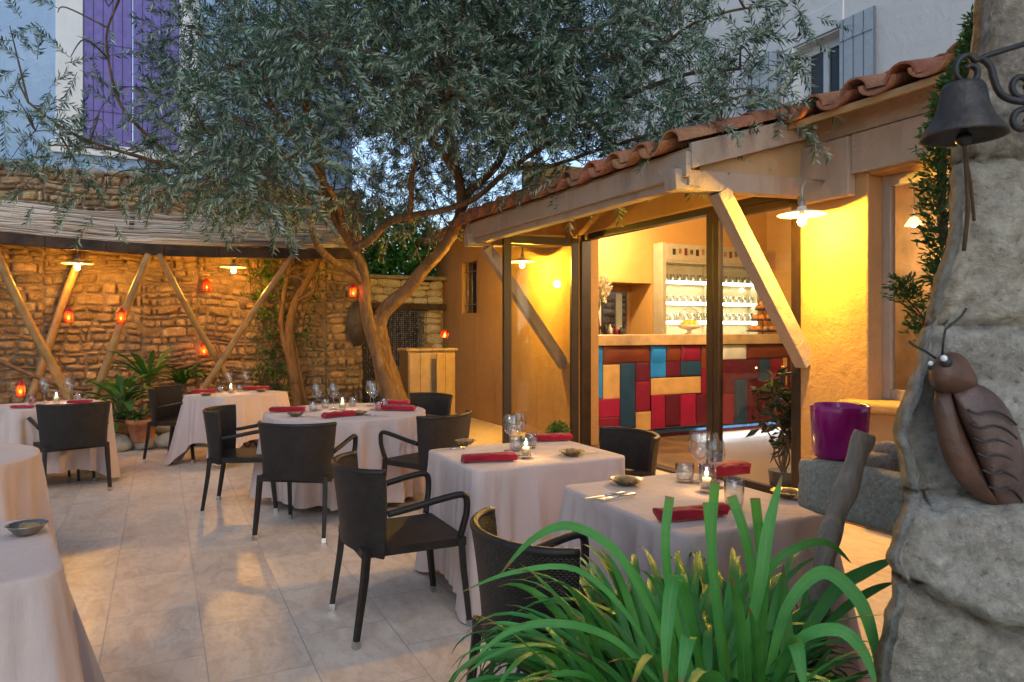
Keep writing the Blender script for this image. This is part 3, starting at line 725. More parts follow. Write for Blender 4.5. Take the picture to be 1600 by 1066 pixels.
bline((458,398),(318,605),'bamboo pole leaning down left beside the right hanging lamp',r=.045)
# ================================================================ lamps
def shade_lamp(root,center,r,watts,glow=True,arm=None,wc=WARM):
    c=Vector(center)
    m=MB(); m.lathe([(.028,.055),(.034,.05),(.04,.03),(r*.55,.018),(r*.97,-.004),(r,-.010),(r*.97,-.012),(r*.55,.010),(.035,.018)],32,c); m.build('lamp_shade',M['enamel'],root)
    m=MB(); m.lathe([(.0,.10),(.022,.098),(.026,.06),(.026,.0),(.02,-.012),(.0,-.013)],14,c); m.build('socket',M['lampmetal'],root)
    m=MB(); m.lathe([(.001,-.012),(.016,-.016),(.030,-.045),(.033,-.062),(.024,-.085),(.001,-.095)],14,c); m.build('bulb',M['bulb'],root)
    lamp('bulb_light',c+Vector((0,0,-.062)),watts,wc,.035,root)
    if arm: 
        m=MB(); m.tube(arm,.013,8); m.build('arm',M['lampmetal'],root)
for (x,y,lab) in ((121,411,'white disc lamp lit on the stone wall, nearer the left edge of the photo'),(365,417,'white disc lamp lit on the stone wall, the one nearer the olive tree')):
    c=pb(x,y,10.75); t=thing('hanging_lamp',lab,'lamp',c,0,'disc lamps under the reed canopy')
    shade_lamp(t,c,.185,24,wc=(1,.44,.04))
    m=MB(); m.tube([c+Vector((0,0,.09)),c+Vector((0,0,.40)),c+Vector((0,0,.52))],.008,6); m.build('rod',M['lampmetal'],t)
def wall_lamp(c,lab,w,plate_b=None):
    c=Vector(c); t=thing('wall_lamp',lab,'lamp',c,0,'gooseneck lamps on the annexe wall')
    wl=Vector((A0-.02,c.y,c.z+.27))
    if plate_b is not None: wl.y=plate_b
    arm=[c+Vector((0,0,.08)),c+Vector((0,0,.17))]
    for k in range(7):
        th=k/6*PI/2; arm.append(c+Vector((0,0,.17))+Vector((.09*(1-math.cos(th)),(wl.y-c.y)*.25*(k/6),.10*math.sin(th))))
    arm.append(wl); shade_lamp(t,c,.185,w,arm=arm)
    m=MB(); m.box((A0-.022,wl.y-.03,wl.z-.13),(A0-.001,wl.y+.03,wl.z+.13)); m.build('wall_plate',M['lampmetal'],t,bevel=.008)
    m=MB(); m.tube([wl+Vector((0,0,.12)),wl+Vector((-.02,.03,.25)),wl+Vector((-.03,.12,.42)),wl+Vector((.0,.14,.62))],.004,5); m.build('cable',M['lampmetal'],t)
wl1=pix(1253,334,5.42); wall_lamp(wl1,'lit gooseneck disc lamp on the wall pier right of the glazed doors',80)
wl2=pix(816,408,9.45); wall_lamp(wl2,'lit gooseneck disc lamp seen through the open glazed door leaf',80)

def lantern(c,lab,hang=.0,w=1.2):
    c=Vector(c); w*=.14; t=thing('candle_lantern',lab,'lantern',c,0,'red candle lanterns')
    m=MB()
    for k in range(4):
        th=PI/4+k*PI/2; x,y=.055*math.cos(th),.055*math.sin(th); m.tube([c+Vector((x,y,-.11)),c+Vector((x*1.05,y*1.05,.05))],.006,5)
    m.lathe([(.0,-.115),(.07,-.115),(.072,-.10),(.05,-.095)],8,c); m.lathe([(.075,.05),(.07,.062),(.035,.10),(.03,.125),(.0,.13)],8,c)
    pts=[c+Vector((.028*math.cos(a),0,.15+.028*math.sin(a))) for a in [k*PI/6 for k in range(13)]]; m.tube(pts,.004,5)
    if hang: m.tube([c+Vector((0,0,.178)),c+Vector((0,0,.178+hang))],.003,5)
    m.build('frame',M['red_lantern'],t)
    m=MB(); m.lathe([(.05,-.095),(.055,-.02),(.05,.05)],12,c); m.build('glass',M['red_glass'],t)
    m=MB(); m.lathe([(.0,-.095),(.022,-.095),(.022,-.055),(.0,-.053)],10,c); cd=m.build('candle',M['wax'],t)
    m=MB(); m.lathe([(.001,-.055),(.009,-.043),(.007,-.03),(.001,-.014)],8,c); m.build('flame',M['flame'],cd)
    lamp('candle_light',c+Vector((0,0,-.02)),w,(1,.35,.08),.012,t); t.scale=(.82,.82,.82)
lantern(pb(107,493,10.2),'red lantern hanging on the pole behind the left disc lamp',.2)
lantern(pb(189,494,10.15),'red lantern hanging halfway up the bamboo pole left of centre of the stone wall',.2)
lantern(pb(323,446,11.45),'small red lantern hanging high on the stone wall left of the right disc lamp',.1,.5)
lantern(pb(319,546,11.40),'red lantern low on the stone wall where two bamboo poles meet',.1)
lantern(pb(32,608,10.2),'red lantern standing behind the table at the left edge',0)
lantern(pix(552,455,9.6),'red lantern hanging from the olive tree trunk',.16)

# dark oval thing on the wall corner
c=pb(559,506,WALL_B-.1); m=MB()
def ov(u,v):
    th=2*PI*u; r=math.sqrt(max(0,v)); return (c.x+.17*r*math.cos(th),c.y-.07*(1-v)-.005*math.cos(6*th),c.z+.36*r*math.sin(th))
m.grid(ov,24,8); m.tube([(c.x+.17*math.cos(k*PI/12),c.y,c.z+.36*math.sin(k*PI/12)) for k in range(25)],.014,6); m.tube([(c.x,c.y,c.z+.36),(c.x,c.y+.05,c.z+.5)],.008,5)
tag(m.build('wall_basket',M['dark']),'dark oval basket hanging at the right end of the stone wall','basket')

# ================================================================ olive tree
ot=thing('olive_tree','big spreading olive tree with twisted trunk and grey green leaves over the courtyard','tree',(2.96,9.7,0))
tr=MB()
LIMBS=[]
def smooth(pts,n=6):
    P=[Vector(p) for p in pts]; out=[]
    for i in range(len(P)-1):
        p0=P[max(i-1,0)];p1=P[i];p2=P[i+1];p3=P[min(i+2,len(P)-1)]
        for k in range(n):
            t_=k/n; out.append(.5*((2*p1)+(p2-p0)*t_+(2*p0-5*p1+4*p2-p3)*t_*t_+(3*p1-p0-3*p2+p3)*t_**3))
    out.append(P[-1]); return out
def limb(pl,r0,r1,seg=10,store=True,mb=None):
    P=smooth([pix(*p) for p in pl],6); n=len(P)
    for i,p in enumerate(P):
        q=p*2.2; P[i]=p+Vector((noise.noise(q),noise.noise(q+Vector((7,0,0))),0))*.05*min(1,i/4)
    rad=[(r0+(r1-r0)*(i/(n-1))**.8) for i in range(n)]
    (mb or tr).tube(P,rad,seg,rfn=lambda i,k:1+.22*noise.noise(Vector((k*1.9%7,i*.22,r0*9))))
    if store: LIMBS.extend(zip(P,rad))
    return P
limb([(636,690,10.0),(626,650,10),(613,612,10),(601,570,10),(593,525,10),(589,492,9.98)],.205,.13,16)
limb([(622,660,9.95),(606,606,9.86),(589,545,9.84),(576,492,9.8),(570,447,9.7),(563,410,9.55),(550,385,9.4),(536,360,9.2),(520,330,9.0),(507,290,8.7),(500,240,8.4),(480,170,8.0),(470,90,7.6)],.108,.03,12)
limb([(590,510,9.98),(608,478,9.9),(640,449,9.8),(663,422,9.65),(687,398,9.5),(704,368,9.3),(718,335,9.1),(722,292,8.9),(712,250,8.7),(700,190,8.4),(690,110,8),(700,0,7.6)],.118,.034,12)
limb([(566,440,9.66),(545,418,9.5),(521,409,9.3),(496,387,9.0),(488,355,8.8),(480,320,8.5),(468,280,8.2),(440,240,7.9),(400,190,7.6),(360,110,7.2)],.062,.018)
limb([(551,388,9.4),(580,374,9.2),(610,347,9.0),(650,336,8.8),(690,328,8.7),(740,310,8.4),(800,262,8),(880,210,7.4),(960,160,6.9),(1060,120,6.3),(1160,105,5.9)],.06,.015)
limb([(716,335,9.1),(735,300,9.0),(775,262,8.8),(800,200,8.5),(830,120,8.1),(850,20,7.6)],.07,.02)
limb([(722,285,8.9),(690,235,8.6),(640,190,8.2),(600,120,7.8),(580,20,7.4)],.055,.018)
limb([(482,325,8.6),(440,312,8.2),(380,290,7.9),(300,268,7.6),(200,240,7.2),(110,210,6.9),(40,160,6.6)],.04,.010)
limb([(536,360,9.2),(530,325,8.8),(510,290,8.3),(450,200,7.4),(400,120,6.8)],.05,.015)
limb([(640,345,8.9),(642,300,8.5),(650,240,8),(700,150,7.2),(760,60,6.6)],.04,.014)
limb([(800,262,8),(850,262,7.6),(920,240,7.0),(1000,215,6.2),(1080,190,5.6)],.03,.010)
limb([(300,268,7.6),(240,220,7.3),(180,150,7.0),(170,60,6.8),(190,-20,6.7)],.022,.008)
limb([(960,160,6.9),(1040,70,6.3),(1130,20,5.9),(1230,10,5.7)],.022,.007)
# blobs of twigs: (px, py, depth, radius, twigs)
BL=[]
r2=random.Random(11)
def low(x):
    T=[(300,285),(350,315),(430,310),(480,285),(550,280),(650,280),(700,280),(780,280),(850,262),(950,245),(1050,225),(1150,190)]
    if x<=T[0][0]: return T[0][1]
    for (a,b),(c_,d) in zip(T,T[1:]):
        if x<=c_: return b+(d-b)*(x-a)/(c_-a)
    return 190
for x in range(330,1080,58):
    for y in range(-130,330,56):
        xx=x+r2.uniform(-25,25); yy=y+r2.uniform(-25,25)
        if yy>low(xx)-22: continue
        for Y in (r2.uniform(6.0,7.4),r2.uniform(7.4,9.2))+((r2.uniform(9.6,11.2),) if 540<xx<830 and 60<yy else ()):
            if 430<xx<800 and yy>150 and Y<7.4: continue
            w=30 if xx<930 else 15
            if xx<440 and yy<150: w=13
            if yy<0: w=int(w*.7)
            if 430<xx<790 and yy>195: w=int(w*.5); Y=max(Y,8.9)
            BL.append((xx,yy,Y,.50,w))
for (x,y,Y,r,w) in [(x_,y_,Y_,r_,w_ if x_>320 or y_<0 else max(3,int(w_*.66))) for (x_,y_,Y_,r_,w_) in [(40,120,6.6,.5,14),(55,205,6.8,.5,28),(15,40,6.5,.5,8),(150,185,7,.5,15),(118,252,7,.5,20),(200,235,7.4,.5,24),(250,140,7.4,.4,12),(232,275,7.6,.4,20),(60,275,7,.4,10),(170,10,6.8,.35,8),(300,90,7.3,.4,12),(290,40,7.0,.4,11),(300,170,7.3,.4,14),(310,230,7.4,.45,26),(165,300,7.3,.35,10),(260,310,7.5,.35,12),(110,90,6.7,.4,7),(90,20,6.6,.4,6),(340,330,8,.3,10),(420,335,8.2,.3,12),(500,345,9.4,.3,6),(600,330,9.4,.35,9),(680,320,9.4,.3,8),(560,310,8.4,.3,6),(750,290,9.2,.3,10),
    (1100,60,6,.45,16),(1160,10,5.9,.4,13),(1240,0,5.8,.35,8),(1110,130,5.9,.4,18),(1180,100,5.9,.38,14),(1225,150,5.6,.25,8),(1085,190,5.6,.3,14),(1150,165,5.6,.28,12),(1020,215,6.1,.3,14),(960,235,6.6,.3,16),(900,250,6.9,.3,14),(1210,55,5.9,.3,7),(835,270,7.3,.28,10),(1235,168,5.3,.16,5),(1130,195,5.3,.18,6),
    (500,-220,6.5,1.0,50),(800,-230,6.5,1.0,50),(300,-200,6.5,.9,24),(1000,-200,6.3,.9,28),(650,-330,6.2,1.2,40),(650,-300,8,1.2,40),(100,-150,6.4,.7,10),(600,300,10.6,.5,22),(700,310,10.8,.5,22),(650,260,10.4,.5,22),(740,270,10.6,.5,18),(560,290,10.5,.45,18),(630,330,10.9,.3,8),(600,345,11,.4,18),(660,350,11.1,.4,18),(720,330,11,.4,16),(640,300,11.3,.5,28),(770,300,10.8,.4,16),(700,290,11.2,.5,26),(580,310,11.2,.45,22)]]:
    BL.append((x,y,Y,r,w))
twig=MB(); LV=[];LF=[];LC=[]
lp=[p for p,_ in LIMBS]
nr=np.random.RandomState(5)
def olive_twig(p,d,L,mb):
    d=d.normalized(); side=d.cross(Vector((0,0,1)))
    if side.length<.05: side=Vector((1,0,0))
    side.normalize(); droop=r2.uniform(.15,.7)
    pts=[]
    for i in range(6):
        s=i/5*L; pts.append(p+d*s+Vector((0,0,-droop*s*s)))
    mb.tube(pts,[.0035,.003,.0026,.0022,.0018,.001],3,cap=False)
    n=int(L/.0165); ph=r2.random()*6
    for i in range(2,n):
        s=i/n; f=s*5; k=min(int(f),4); q=pts[k].lerp(pts[k+1],f-k); t_=(pts[k+1]-pts[k]).normalized()
        e1=t_.cross(Vector((0,0,1)));
        if e1.length<.05: e1=Vector((1,0,0))
        e1.normalize(); e2=t_.cross(e1)
        for sg in (0,1):
            th=ph+(i%2)*PI/2+sg*PI+r2.gauss(0,.35)
            o=e1*math.cos(th)+e2*math.sin(th)
            ax=(t_*r2.uniform(.5,1.1)+o*r2.uniform(.6,1.0)+Vector((0,0,r2.uniform(-.25,.15)))).normalized()
            nn=ax.cross(o.cross(t_)+Vector((r2.gauss(0,.5),r2.gauss(0,.5),r2.gauss(0,.5))))
            if nn.length<.05: continue
            nn.normalize(); wv=nn; ll=r2.uniform(.052,.092); ww=ll*r2.uniform(.16,.23)
            b=len(LV); LV.extend([q,q+ax*ll*.45+wv*ww*.5,q+ax*ll,q+ax*ll*.45-wv*ww*.5]); LF.append((b,b+1,b+2,b+3))
            c=r2.uniform(.16,.84); LC.append((c*.95,c,c*r2.uniform(.8,1.0)))
for (x,y,Y,r,w) in BL:
    ctr=pix(x,y,Y)
    # feeder branch from the nearest limb point
    near=min(lp,key=lambda p:(p-ctr).length+ (2 if p.z>ctr.z+.3 else 0))
    md=near.lerp(ctr,.5)+Vector((r2.gauss(0,.12),r2.gauss(0,.12),.10))
    P=smooth([near,md,ctr],5); twig.tube(P,[.011-.007*i/(len(P)-1) for i in range(len(P))],5,cap=False)
    for k in range(int(w*1.35)):
        d=Vector((r2.gauss(0,1),r2.gauss(0,1),r2.gauss(0,.8)))
        d.normalize(); q=ctr+d*r*r2.random()**.45
        dd=(d*.8+Vector((r2.gauss(0,.5),r2.gauss(0,.5),r2.gauss(0,.5)-.05)))
        if r2.random()<.3: twig.tube([ctr,ctr.lerp(q,.6)+Vector((0,0,.03)),q],[.006,.004,.003],3,cap=False)
        olive_twig(q,dd,r2.uniform(.22,.42),twig)
tr.build('trunk',M['bark'],ot)
twig.build('twigs',M['twig'],ot)
me=bpy.data.meshes.new('crown'); off=ot.location
V=np.array([tuple(v) for v in LV],dtype=np.float32)-np.array(off,dtype=np.float32)
me.from_pydata(V.tolist(),[],LF); at=me.attributes.new('Col','FLOAT_COLOR','FACE')
at.data.foreach_set('color',np.concatenate([np.array(LC),np.ones((len(LC),1))],1).astype(np.float32).ravel())
me.materials.append(M['olive']); o=bpy.data.objects.new('crown',me); C.objects.link(o); o.parent=ot
print('olive leaves',len(LF))

# ================================================================ bed plants
def blade_leaf(mb,base,az,el,L,wd_,bend,seg=8,cut=False,fold=.25,tw=0,col=None,wp=.45,tipcol=None):
    p=Vector(base); fs=[]; vs=[]; e=el; st=L/seg
    for i in range(seg+1):
        s=i/seg
        h=Vector((math.cos(az),math.sin(az),0)); d=h*math.cos(e)+Vector((0,0,math.sin(e)))
        sd=Vector((-math.sin(az),math.cos(az),0)); up=sd.cross(d)*-1
        a=tw*s; sd2=sd*math.cos(a)+up*math.sin(a); up2=up*math.cos(a)-sd*math.sin(a)
        w=wd_*(min(1,(s/wp)**.6*.75+.25) if s<wp else (1 if cut else max(0.02,1-((s-wp)/(1-wp))**2.2)))
        vs+= [p-sd2*w/2+up2*w*fold,p+Vector(up2)*0,p+sd2*w/2+up2*w*fold]
        p=p+d*st; e-=bend*(s**1.2+.25)/seg*1.6
    n=seg+1
    for i in range(seg):
        fs=[(3*i,3*i+1,3*i+4,3*i+3),(3*i+1,3*i+2,3*i+5,3*i+4)]
        if i==0: o=len(mb.v); mb.v.extend([tuple(v) for v in vs])
        for f in fs:
            mb.f.append([o+k for k in f]); mb.sm.append(True); mb.uv.append([((k%3)/2,(k//3)/seg) for k in f]); mb.col.append(tipcol if (tipcol and i>=seg-1) else col)
def rosette(name,loc,lab,n,L,wd_,el=(.5,1.3),bend=(.6,1.6),seed=1,mat_='green',cat='plant',stem=.0,group=None,zbase=0):
    r=random.Random(seed); t=thing(name,lab,cat,loc,0,group); m=MB(); s=MB()
    for k in range(n):
        az=r.uniform(0,2*PI); e=r.uniform(*el); b=Vector((r.gauss(0,.03),r.gauss(0,.03),zbase)); l=L*r.uniform(.6,1.2); c=r.uniform(.3,.75)
        if stem:
            st=stem*r.uniform(.5,1.3); q=b+Vector((math.cos(az)*math.cos(e),math.sin(az)*math.cos(e),math.sin(e)))*st; s.tube([b,b.lerp(q,.5)+Vector((0,0,.02)),q],[.006,.005,.004],5,cap=False); b=q; e-=.5
        blade_leaf(m,b,az,e,l,wd_*r.uniform(.7,1.25),r.uniform(*bend),8,fold=.18,col=(c*.85,c,c*.8))
    m.build('foliage',M[mat_],t,local=True)
    if stem: s.build('stem',M['stem'],t,local=True)
    return t
c=pb(222,690,9.93)
t=thing('flower_pot','terracotta pot sitting on the edging rocks beside the leafy plant','pot',(c.x,c.y,.10)); m=MB()
m.lathe([(.0,0),(.115,0),(.125,.02),(.165,.22),(.185,.225),(.188,.285),(.172,.288),(.165,.25),(.0,.245)],24); m.build('body',M['terracotta'],t,local=True)
m=MB(); m.ball((0,0,.24),(.155,.155,.03),12,6); m.build('soil',M['soil'],t,local=True)
rosette('potted_plant',(c.x,c.y,.34),'small bushy green plant growing in the terracotta pot',26,.16,.05,seed=3,stem=.12)
rosette('broadleaf_plant',pb(190,655,10.12)*1.0,'tall broad leaved plant rising beside the terracotta pot',34,.34,.11,(.7,1.45),(.7,1.7),5,stem=.35)
rosette('broadleaf_plant',pb(165,668,10.05),'low spreading broad leaved plant left of the terracotta pot',30,.24,.09,(.4,1.3),(.8,1.8),6,stem=.16)
rosette('broadleaf_plant',pb(232,610,10.5),'upright dark green plant behind the terracotta pot',16,.5,.10,(1.1,1.5),(.4,1.2),7,stem=.25)
rosette('fern',pb(285,600,11.0),'fern with arching fronds at the foot of the stone wall by the second table',26,.5,.07,(.5,1.1),(.9,1.9),8)
rosette('fern',pb(262,640,10.6),'small fern behind the chair of the second table',18,.3,.06,(.5,1.1),(.9,1.9),18)
rosette('ground_plant',pb(600,640,10.3),'low green plants round the foot of the olive trunk, left side',60,.24,.035,(.4,1.4),(.6,1.6),9)
rosette('ground_plant',pix(655,650,9.4),'low green plants between olive trunk and cream cabinet',60,.3,.035,(.5,1.4),(.6,1.6),10)
rosette('ground_plant',pb(530,650,10.3),'low green plants in the bed behind the round table',50,.24,.035,(.4,1.4),(.6,1.6),12)
rosette('ground_plant',pb(430,655,10.4),'low green plants in the bed right of the second table',40,.24,.04,(.4,1.4),(.6,1.6),13)
# climbers on the wall
cw=thing('climbing_plant','sparse small leaved climber on the stone wall near the right disc lamp','climber',pb(400,640,11.4))
m=MB(); s=MB()
for k in range(9):
    P=[pb(405+k*3,640,11.45)]; y=640; x=405+k*3
    while y>400: y-=30; x+=rnd.uniform(-14,16); P.append(pb(x,y,11.47))
    s.tube(smooth(P,3),.007,4,cap=False)
    for q in P[1:]: leaf_faces(m,q,16,(.16,.06,.14),.06,k*17+int(q.z*100),((.3,.4,.2),(.6,.65,.4)),.6)
m.build('foliage',M['green'],cw); s.build('stem',M['vine'],cw)
# old vine with forked trunk
vt=thing('old_vine','gnarled brown vine trunk forking against the stone wall left of the olive','vine',pb(455,640,11.2)); m=MB()
def vl(pl,r0,r1):
    P=smooth([pb(*p) for p in pl],5); n=len(P); m.tube(P,[r0+(r1-r0)*i/(n-1) for i in range(n)],8,rfn=lambda i,k:1+.3*noise.noise(Vector((k*1.7,i*.5,r0*50))))
vl([(468,660,11.0),(463,610,11.1),(455,560,11.2),(452,510,11.3),(463,470,11.35),(480,440,11.3),(497,405,11.2),(500,385,11.0)],.085,.04)
vl([(462,600,11.1),(452,560,11.2),(440,510,11.35),(444,460,11.4),(455,410,11.4)],.06,.03); vl([(480,650,11.1),(470,590,11.15),(458,530,11.3)],.05,.03); vl([(463,470,11.3),(490,455,11.3),(486,420,11.3)],.035,.02)
m.build('trunk',M['vine'],vt); m=MB()
for q in [(430,420,11.35),(420,480,11.4),(480,520,11.3),(500,390,11.2),(445,440,11.4),(425,580,11.2),(500,560,11.2)]: leaf_faces(m,pb(*q),26,(.2,.08,.2),.07,int(q[0]),((.3,.4,.2),(.6,.65,.4)),.6)
m.build('foliage',M['green'],vt)
hv=MB(); P=smooth([pb(-10,560,11.2),pb(60,590,11.1),pb(130,608,11.0),pb(200,592,11.1),pb(270,578,11.2),pb(330,562,11.2),(pb(375,560,11.3))],6)
hv.tube(P,[.03+.006*math.sin(i) for i in range(len(P))],7); P2=smooth([pb(200,592,11.15),pb(240,570,11.3),pb(330,572,11.3)],5); hv.tube(P2,.018,6)
tag(hv.build('vine_branch',M['vine']),'long bare brown branch running level along the stone wall behind the bamboo','branch')

# ================================================================ cabinet by the wall
cb=thing('cabinet','cream wooden cabinet with one door ajar against the annexe wall','cabinet',(3.25,9.9,0))
m=MB(); m.box((3.25,9.92,.1),(4.0,10.32,1.18)); m.build('body',M['cabinet'],cb,bevel=.008)
m=MB(); m.box((3.22,9.88,1.18),(4.03,10.35,1.22)); m.build('top',M['cabinet'],cb,bevel=.008)
m=MB(); m.box((3.27,9.895,.14),(3.62,9.919,1.15)); m.build('door',M['cabinet'],cb,bevel=.004)
m=MB(); Mx=Matrix.Translation((3.98,9.915,0))@Matrix.Rotation(.35,4,'Z'); m.box((-.36,-.024,.14),(0,0,1.15),M=Mx); m.build('door',M['cabinet'],cb,bevel=.004)
m=MB()
for x in (3.27,3.93): m.box((x,9.94,0),(x+.05,9.99,.1)); m.box((x,10.25,0),(x+.05,10.3,.1))
m.build('leg',M['cabinet'],cb)
c=Vector((3.86,10.0,1.22)); t=thing('candle_lamp','little glowing candle lamp standing on the cream cabinet','lamp',c)
m=MB(); m.lathe([(.0,0),(.045,0),(.045,.01),(.012,.03),(.010,.13),(.04,.15),(.0,.152)],14,c); m.build('base',M['iron'],t)
m=MB(); m.lathe([(.04,.15),(.06,.19),(.058,.24),(.04,.27)],14,c); m.build('glass',M['red_glass'],t)
m=MB(); m.lathe([(.001,.16),(.014,.18),(.012,.20),(.001,.23)],8,c); m.build('flame',M['flame'],t); lamp('candle_light',c+Vector((0,0,.2)),1.2,(1,.45,.1),.012,t)

# ================================================================ foreground right: stone gate pillar and its fittings
PY=1.40
gp=thing('gate_pillar','rough pale stone gate pillar rising at the right edge of the photo','pillar',W(1.2,PY+.3,0))
prof=[(-260,1545),(0,1535),(60,1535),(130,1520),(220,1494),(300,1488),(400,1478),(470,1462),(530,1445),(570,1448),(620,1428),(690,1414),(735,1427),(765,1430),(800,1402),(850,1388),(890,1402),(930,1396),(1000,1381),(1066,1374),(1250,1366),(1700,1366)]
def xl(z):
    y=HY+(EYE-z)*FPX/PY
    for (a,b),(c_,d) in zip(prof,prof[1:]):
        if y<=c_: 
            k=max(0,(y-a)/(c_-a)); return ((b+(d-b)*k)-800)/FPX*PY
    return (1366-800)/FPX*PY
LN=[(250,.0),(505,.05),(770,-.12),(925,.45)]
def pfn(u,v):
    z=2.55*v; xe=xl(z)
    if u<.22: k=u/.22; Y=PY+.62*(1-k)**1.4+.03*(1-k); X=xe+.55*(Y-PY)*1.02+ .03*(1-k)
    else: k=(u-.22)/.78; X=xe+ (k**1.15)*(2.1-xe); Y=PY+.05*math.exp(-k*16)
    yp=HY+(EYE-z)*FPX/PY; xp=800+X*FPX/PY
    g=0
    for yl,sl__ in LN:
        d=(yp-(yl+(xp-1480)*sl__+14*noise.noise(Vector((xp*.02,yl,0)))))/FPX*PY
        g+=math.exp(-(d/.009)**2)*(1.6 if yl>600 else .9)
        Y_off=.0
    off=0
    for (yl,sq),st_ in zip(LN,(.012,.012,.085,-.035)):
        d=(yp-(yl+(xp-1480)*sq+14*noise.noise(Vector((xp*.02,yl,0)))))/FPX*PY; off+=st_/(1+math.exp(-d/.006))
    Y-=off; X-=off*.35*(1 if u<.30 else max(0,1-(u-.30)*6))
    p=Vector((X,Y,z))
    dd=.05*noise.noise(p*3.2)+.018*noise.noise(p*7)+.012*abs(noise.noise(p*17))+.009*noise.noise(p*30)+.006*noise.noise(p*62)
    fr=min(1,u/.22)
    Y+= .035*g-dd*(.3+.7*fr); X+= (.018*g)*(1 if u<.26 else 0)+ .008*noise.noise(p*14)*(1-.5*fr)
    return W(X,Y,z)
m=MB(); m.grid(pfn,190,260)
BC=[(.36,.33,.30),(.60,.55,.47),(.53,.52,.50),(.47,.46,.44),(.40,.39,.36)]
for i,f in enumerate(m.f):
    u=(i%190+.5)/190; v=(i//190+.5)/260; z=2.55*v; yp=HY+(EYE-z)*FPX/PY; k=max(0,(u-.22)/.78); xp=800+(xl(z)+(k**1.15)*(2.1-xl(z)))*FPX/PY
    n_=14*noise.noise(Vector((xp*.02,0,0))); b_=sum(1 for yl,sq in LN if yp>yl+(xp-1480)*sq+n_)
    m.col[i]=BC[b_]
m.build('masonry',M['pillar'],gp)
m=MB(); m.box((-.0,0,0),(1,.02,2.5),M=Matrix(((CA,SA,0,0),(-SA,CA,0,0),(0,0,1,0),(0,0,0,1)))@Matrix.Translation((1.35,PY+.5,0))); m.build('core',M['mortar'],gp)

BY=1.28
def bp(x,y,d=0): return pix(x,y,BY+d)
bl=thing('hanging_bell','dark bronze bell on a scrolled iron bracket at the pillar','bell',bp(1505,215))
c=bp(1505,215); m=MB(); s=BY/FPX
pr=[(60,0),(58,7),(51,18),(42,32),(36,48),(33,64),(31,76),(27,83),(10,87),(0,88)]
pr2=[(56,1),(53,8),(46,18),(38,32),(32,48),(29,64),(27,74),(0,78)]
m.lathe([(r*s,z*s) for r,z in pr2][::-1]+[(r*s,z*s) for r,z in pr],32,c); bo=m.build('bell_body',M['bell'],bl)
bo.rotation_euler=(0,0,0)
m=MB(); m.tube([c+Vector((0,0,74*s)),c+Vector((0,0,20*s)),c+Vector((.002,0,-8*s))],[.004,.004,.012],8); m.ball(c+Vector((.002,0,-2*s)),.014,10,7); m.build('clapper',M['iron'],bl)
m=MB(); m.tube(smooth([bp(1507,222),bp(1510,270,.01),bp(1512,330,.03),bp(1506,392,.05)],5),.004,6); m.tube(smooth([bp(1507,240),bp(1517,290,.02),bp(1522,345,.04)],5),.003,6); m.build('pull_cord',M['vine'],bl)
def spiral(cx,cy,r0,r1,a0,turns,n=24,d=0): return [bp(cx+(r0+(r1-r0)*k/n)*math.cos(a0+turns*2*PI*k/n),cy+(r0+(r1-r0)*k/n)*math.sin(a0+turns*2*PI*k/n),d) for k in range(n+1)]
m=MB()
m.tube([bp(1690,40,.10),bp(1600,69),bp(1545,86),bp(1522,96)]+spiral(1514,112,26,6,-1.6,-1.15),.0068,8,sq=.8)
m.tube(smooth([bp(1532,90),bp(1547,104),bp(1553,125),bp(1562,145),bp(1580,156),bp(1605,160),bp(1650,170,.08)],5),.0066,8)
m.tube([bp(1640,150,.06)]+spiral(1598,133,22,5,1.2,.95)[0:],.0058,8); m.tube([bp(1650,182,.07)]+spiral(1598,190,20,6,-1.2,-.95),.0058,8)
m.tube([bp(1508,140),bp(1507,128)],.008,8)
m.build('bracket',M['iron'],bl)
m=MB(); m.beam(bp(1680,20,.10),bp(1680,230,.10),.03,.02); m.build('wall_plate',M['iron'],bl)

CY=1.335
def cp(x,y,d=0): return pix(x,y,CY-d)
ci=thing('cicada_ornament','brown glazed ceramic cicada fixed to the stone pillar','ornament',cp(1530,680,-.03))
def dome(out,h,back=.03,rings=7,base=0):
    m=MB(); P=smooth([Vector((x,y,0)) for x,y in out+[out[0]]],4)[:-1]; n=len(P); cx=sum(p.x for p in P)/n; cy=sum(p.y for p in P)/n
    vs=[];fs=[]
    lv=[(1,-back)]+[(math.cos(k/rings*PI/2),h*math.sin(k/rings*PI/2)) for k in range(rings)]
    for s_,hh in lv:
        for p in P: vs.append(cp(cx+(p.x-cx)*s_,cy+(p.y-cy)*s_,hh+base))
    for j in range(len(lv)-1):
        for i in range(n): fs.append((j*n+i,j*n+(i+1)%n,(j+1)*n+(i+1)%n,(j+1)*n+i))
    vs.append(cp(cx,cy,h+base)); k=len(vs)-1
    for i in range(n): fs.append(((len(lv)-1)*n+i,(len(lv)-1)*n+(i+1)%n,k))
    m.add(vs,fs,None,None,True); return m
dome([(1461,608),(1482,606),(1494,640),(1514,690),(1532,730),(1552,772),(1566,797),(1532,782),(1500,757),(1475,717),(1463,672),(1459,635)],.035,.05).build('body',M['cicada'],ci)
wg=dome([(1486,610),(1513,598),(1545,608),(1576,640),(1597,690),(1606,740),(1604,803),(1562,796),(1540,750),(1515,690),(1496,650)],.042,.05).build('wing',M['cicada_wing'],ci)
m=MB()
for (y0,dx) in ((640,0),(662,4),(684,8),(708,14),(734,22),(760,32)):
    P=[cp(1512+dx,y0,.036),cp(1530+dx,y0+7,.044),cp(1552+dx*.7,y0+3,.043),cp(1572+dx*.5,y0+10,.034),cp(1588+dx*.3,y0+24,.022)]
    m.tube(smooth(P,4),.0022,5)
m.build('wing_vein',M['dark'],wg)
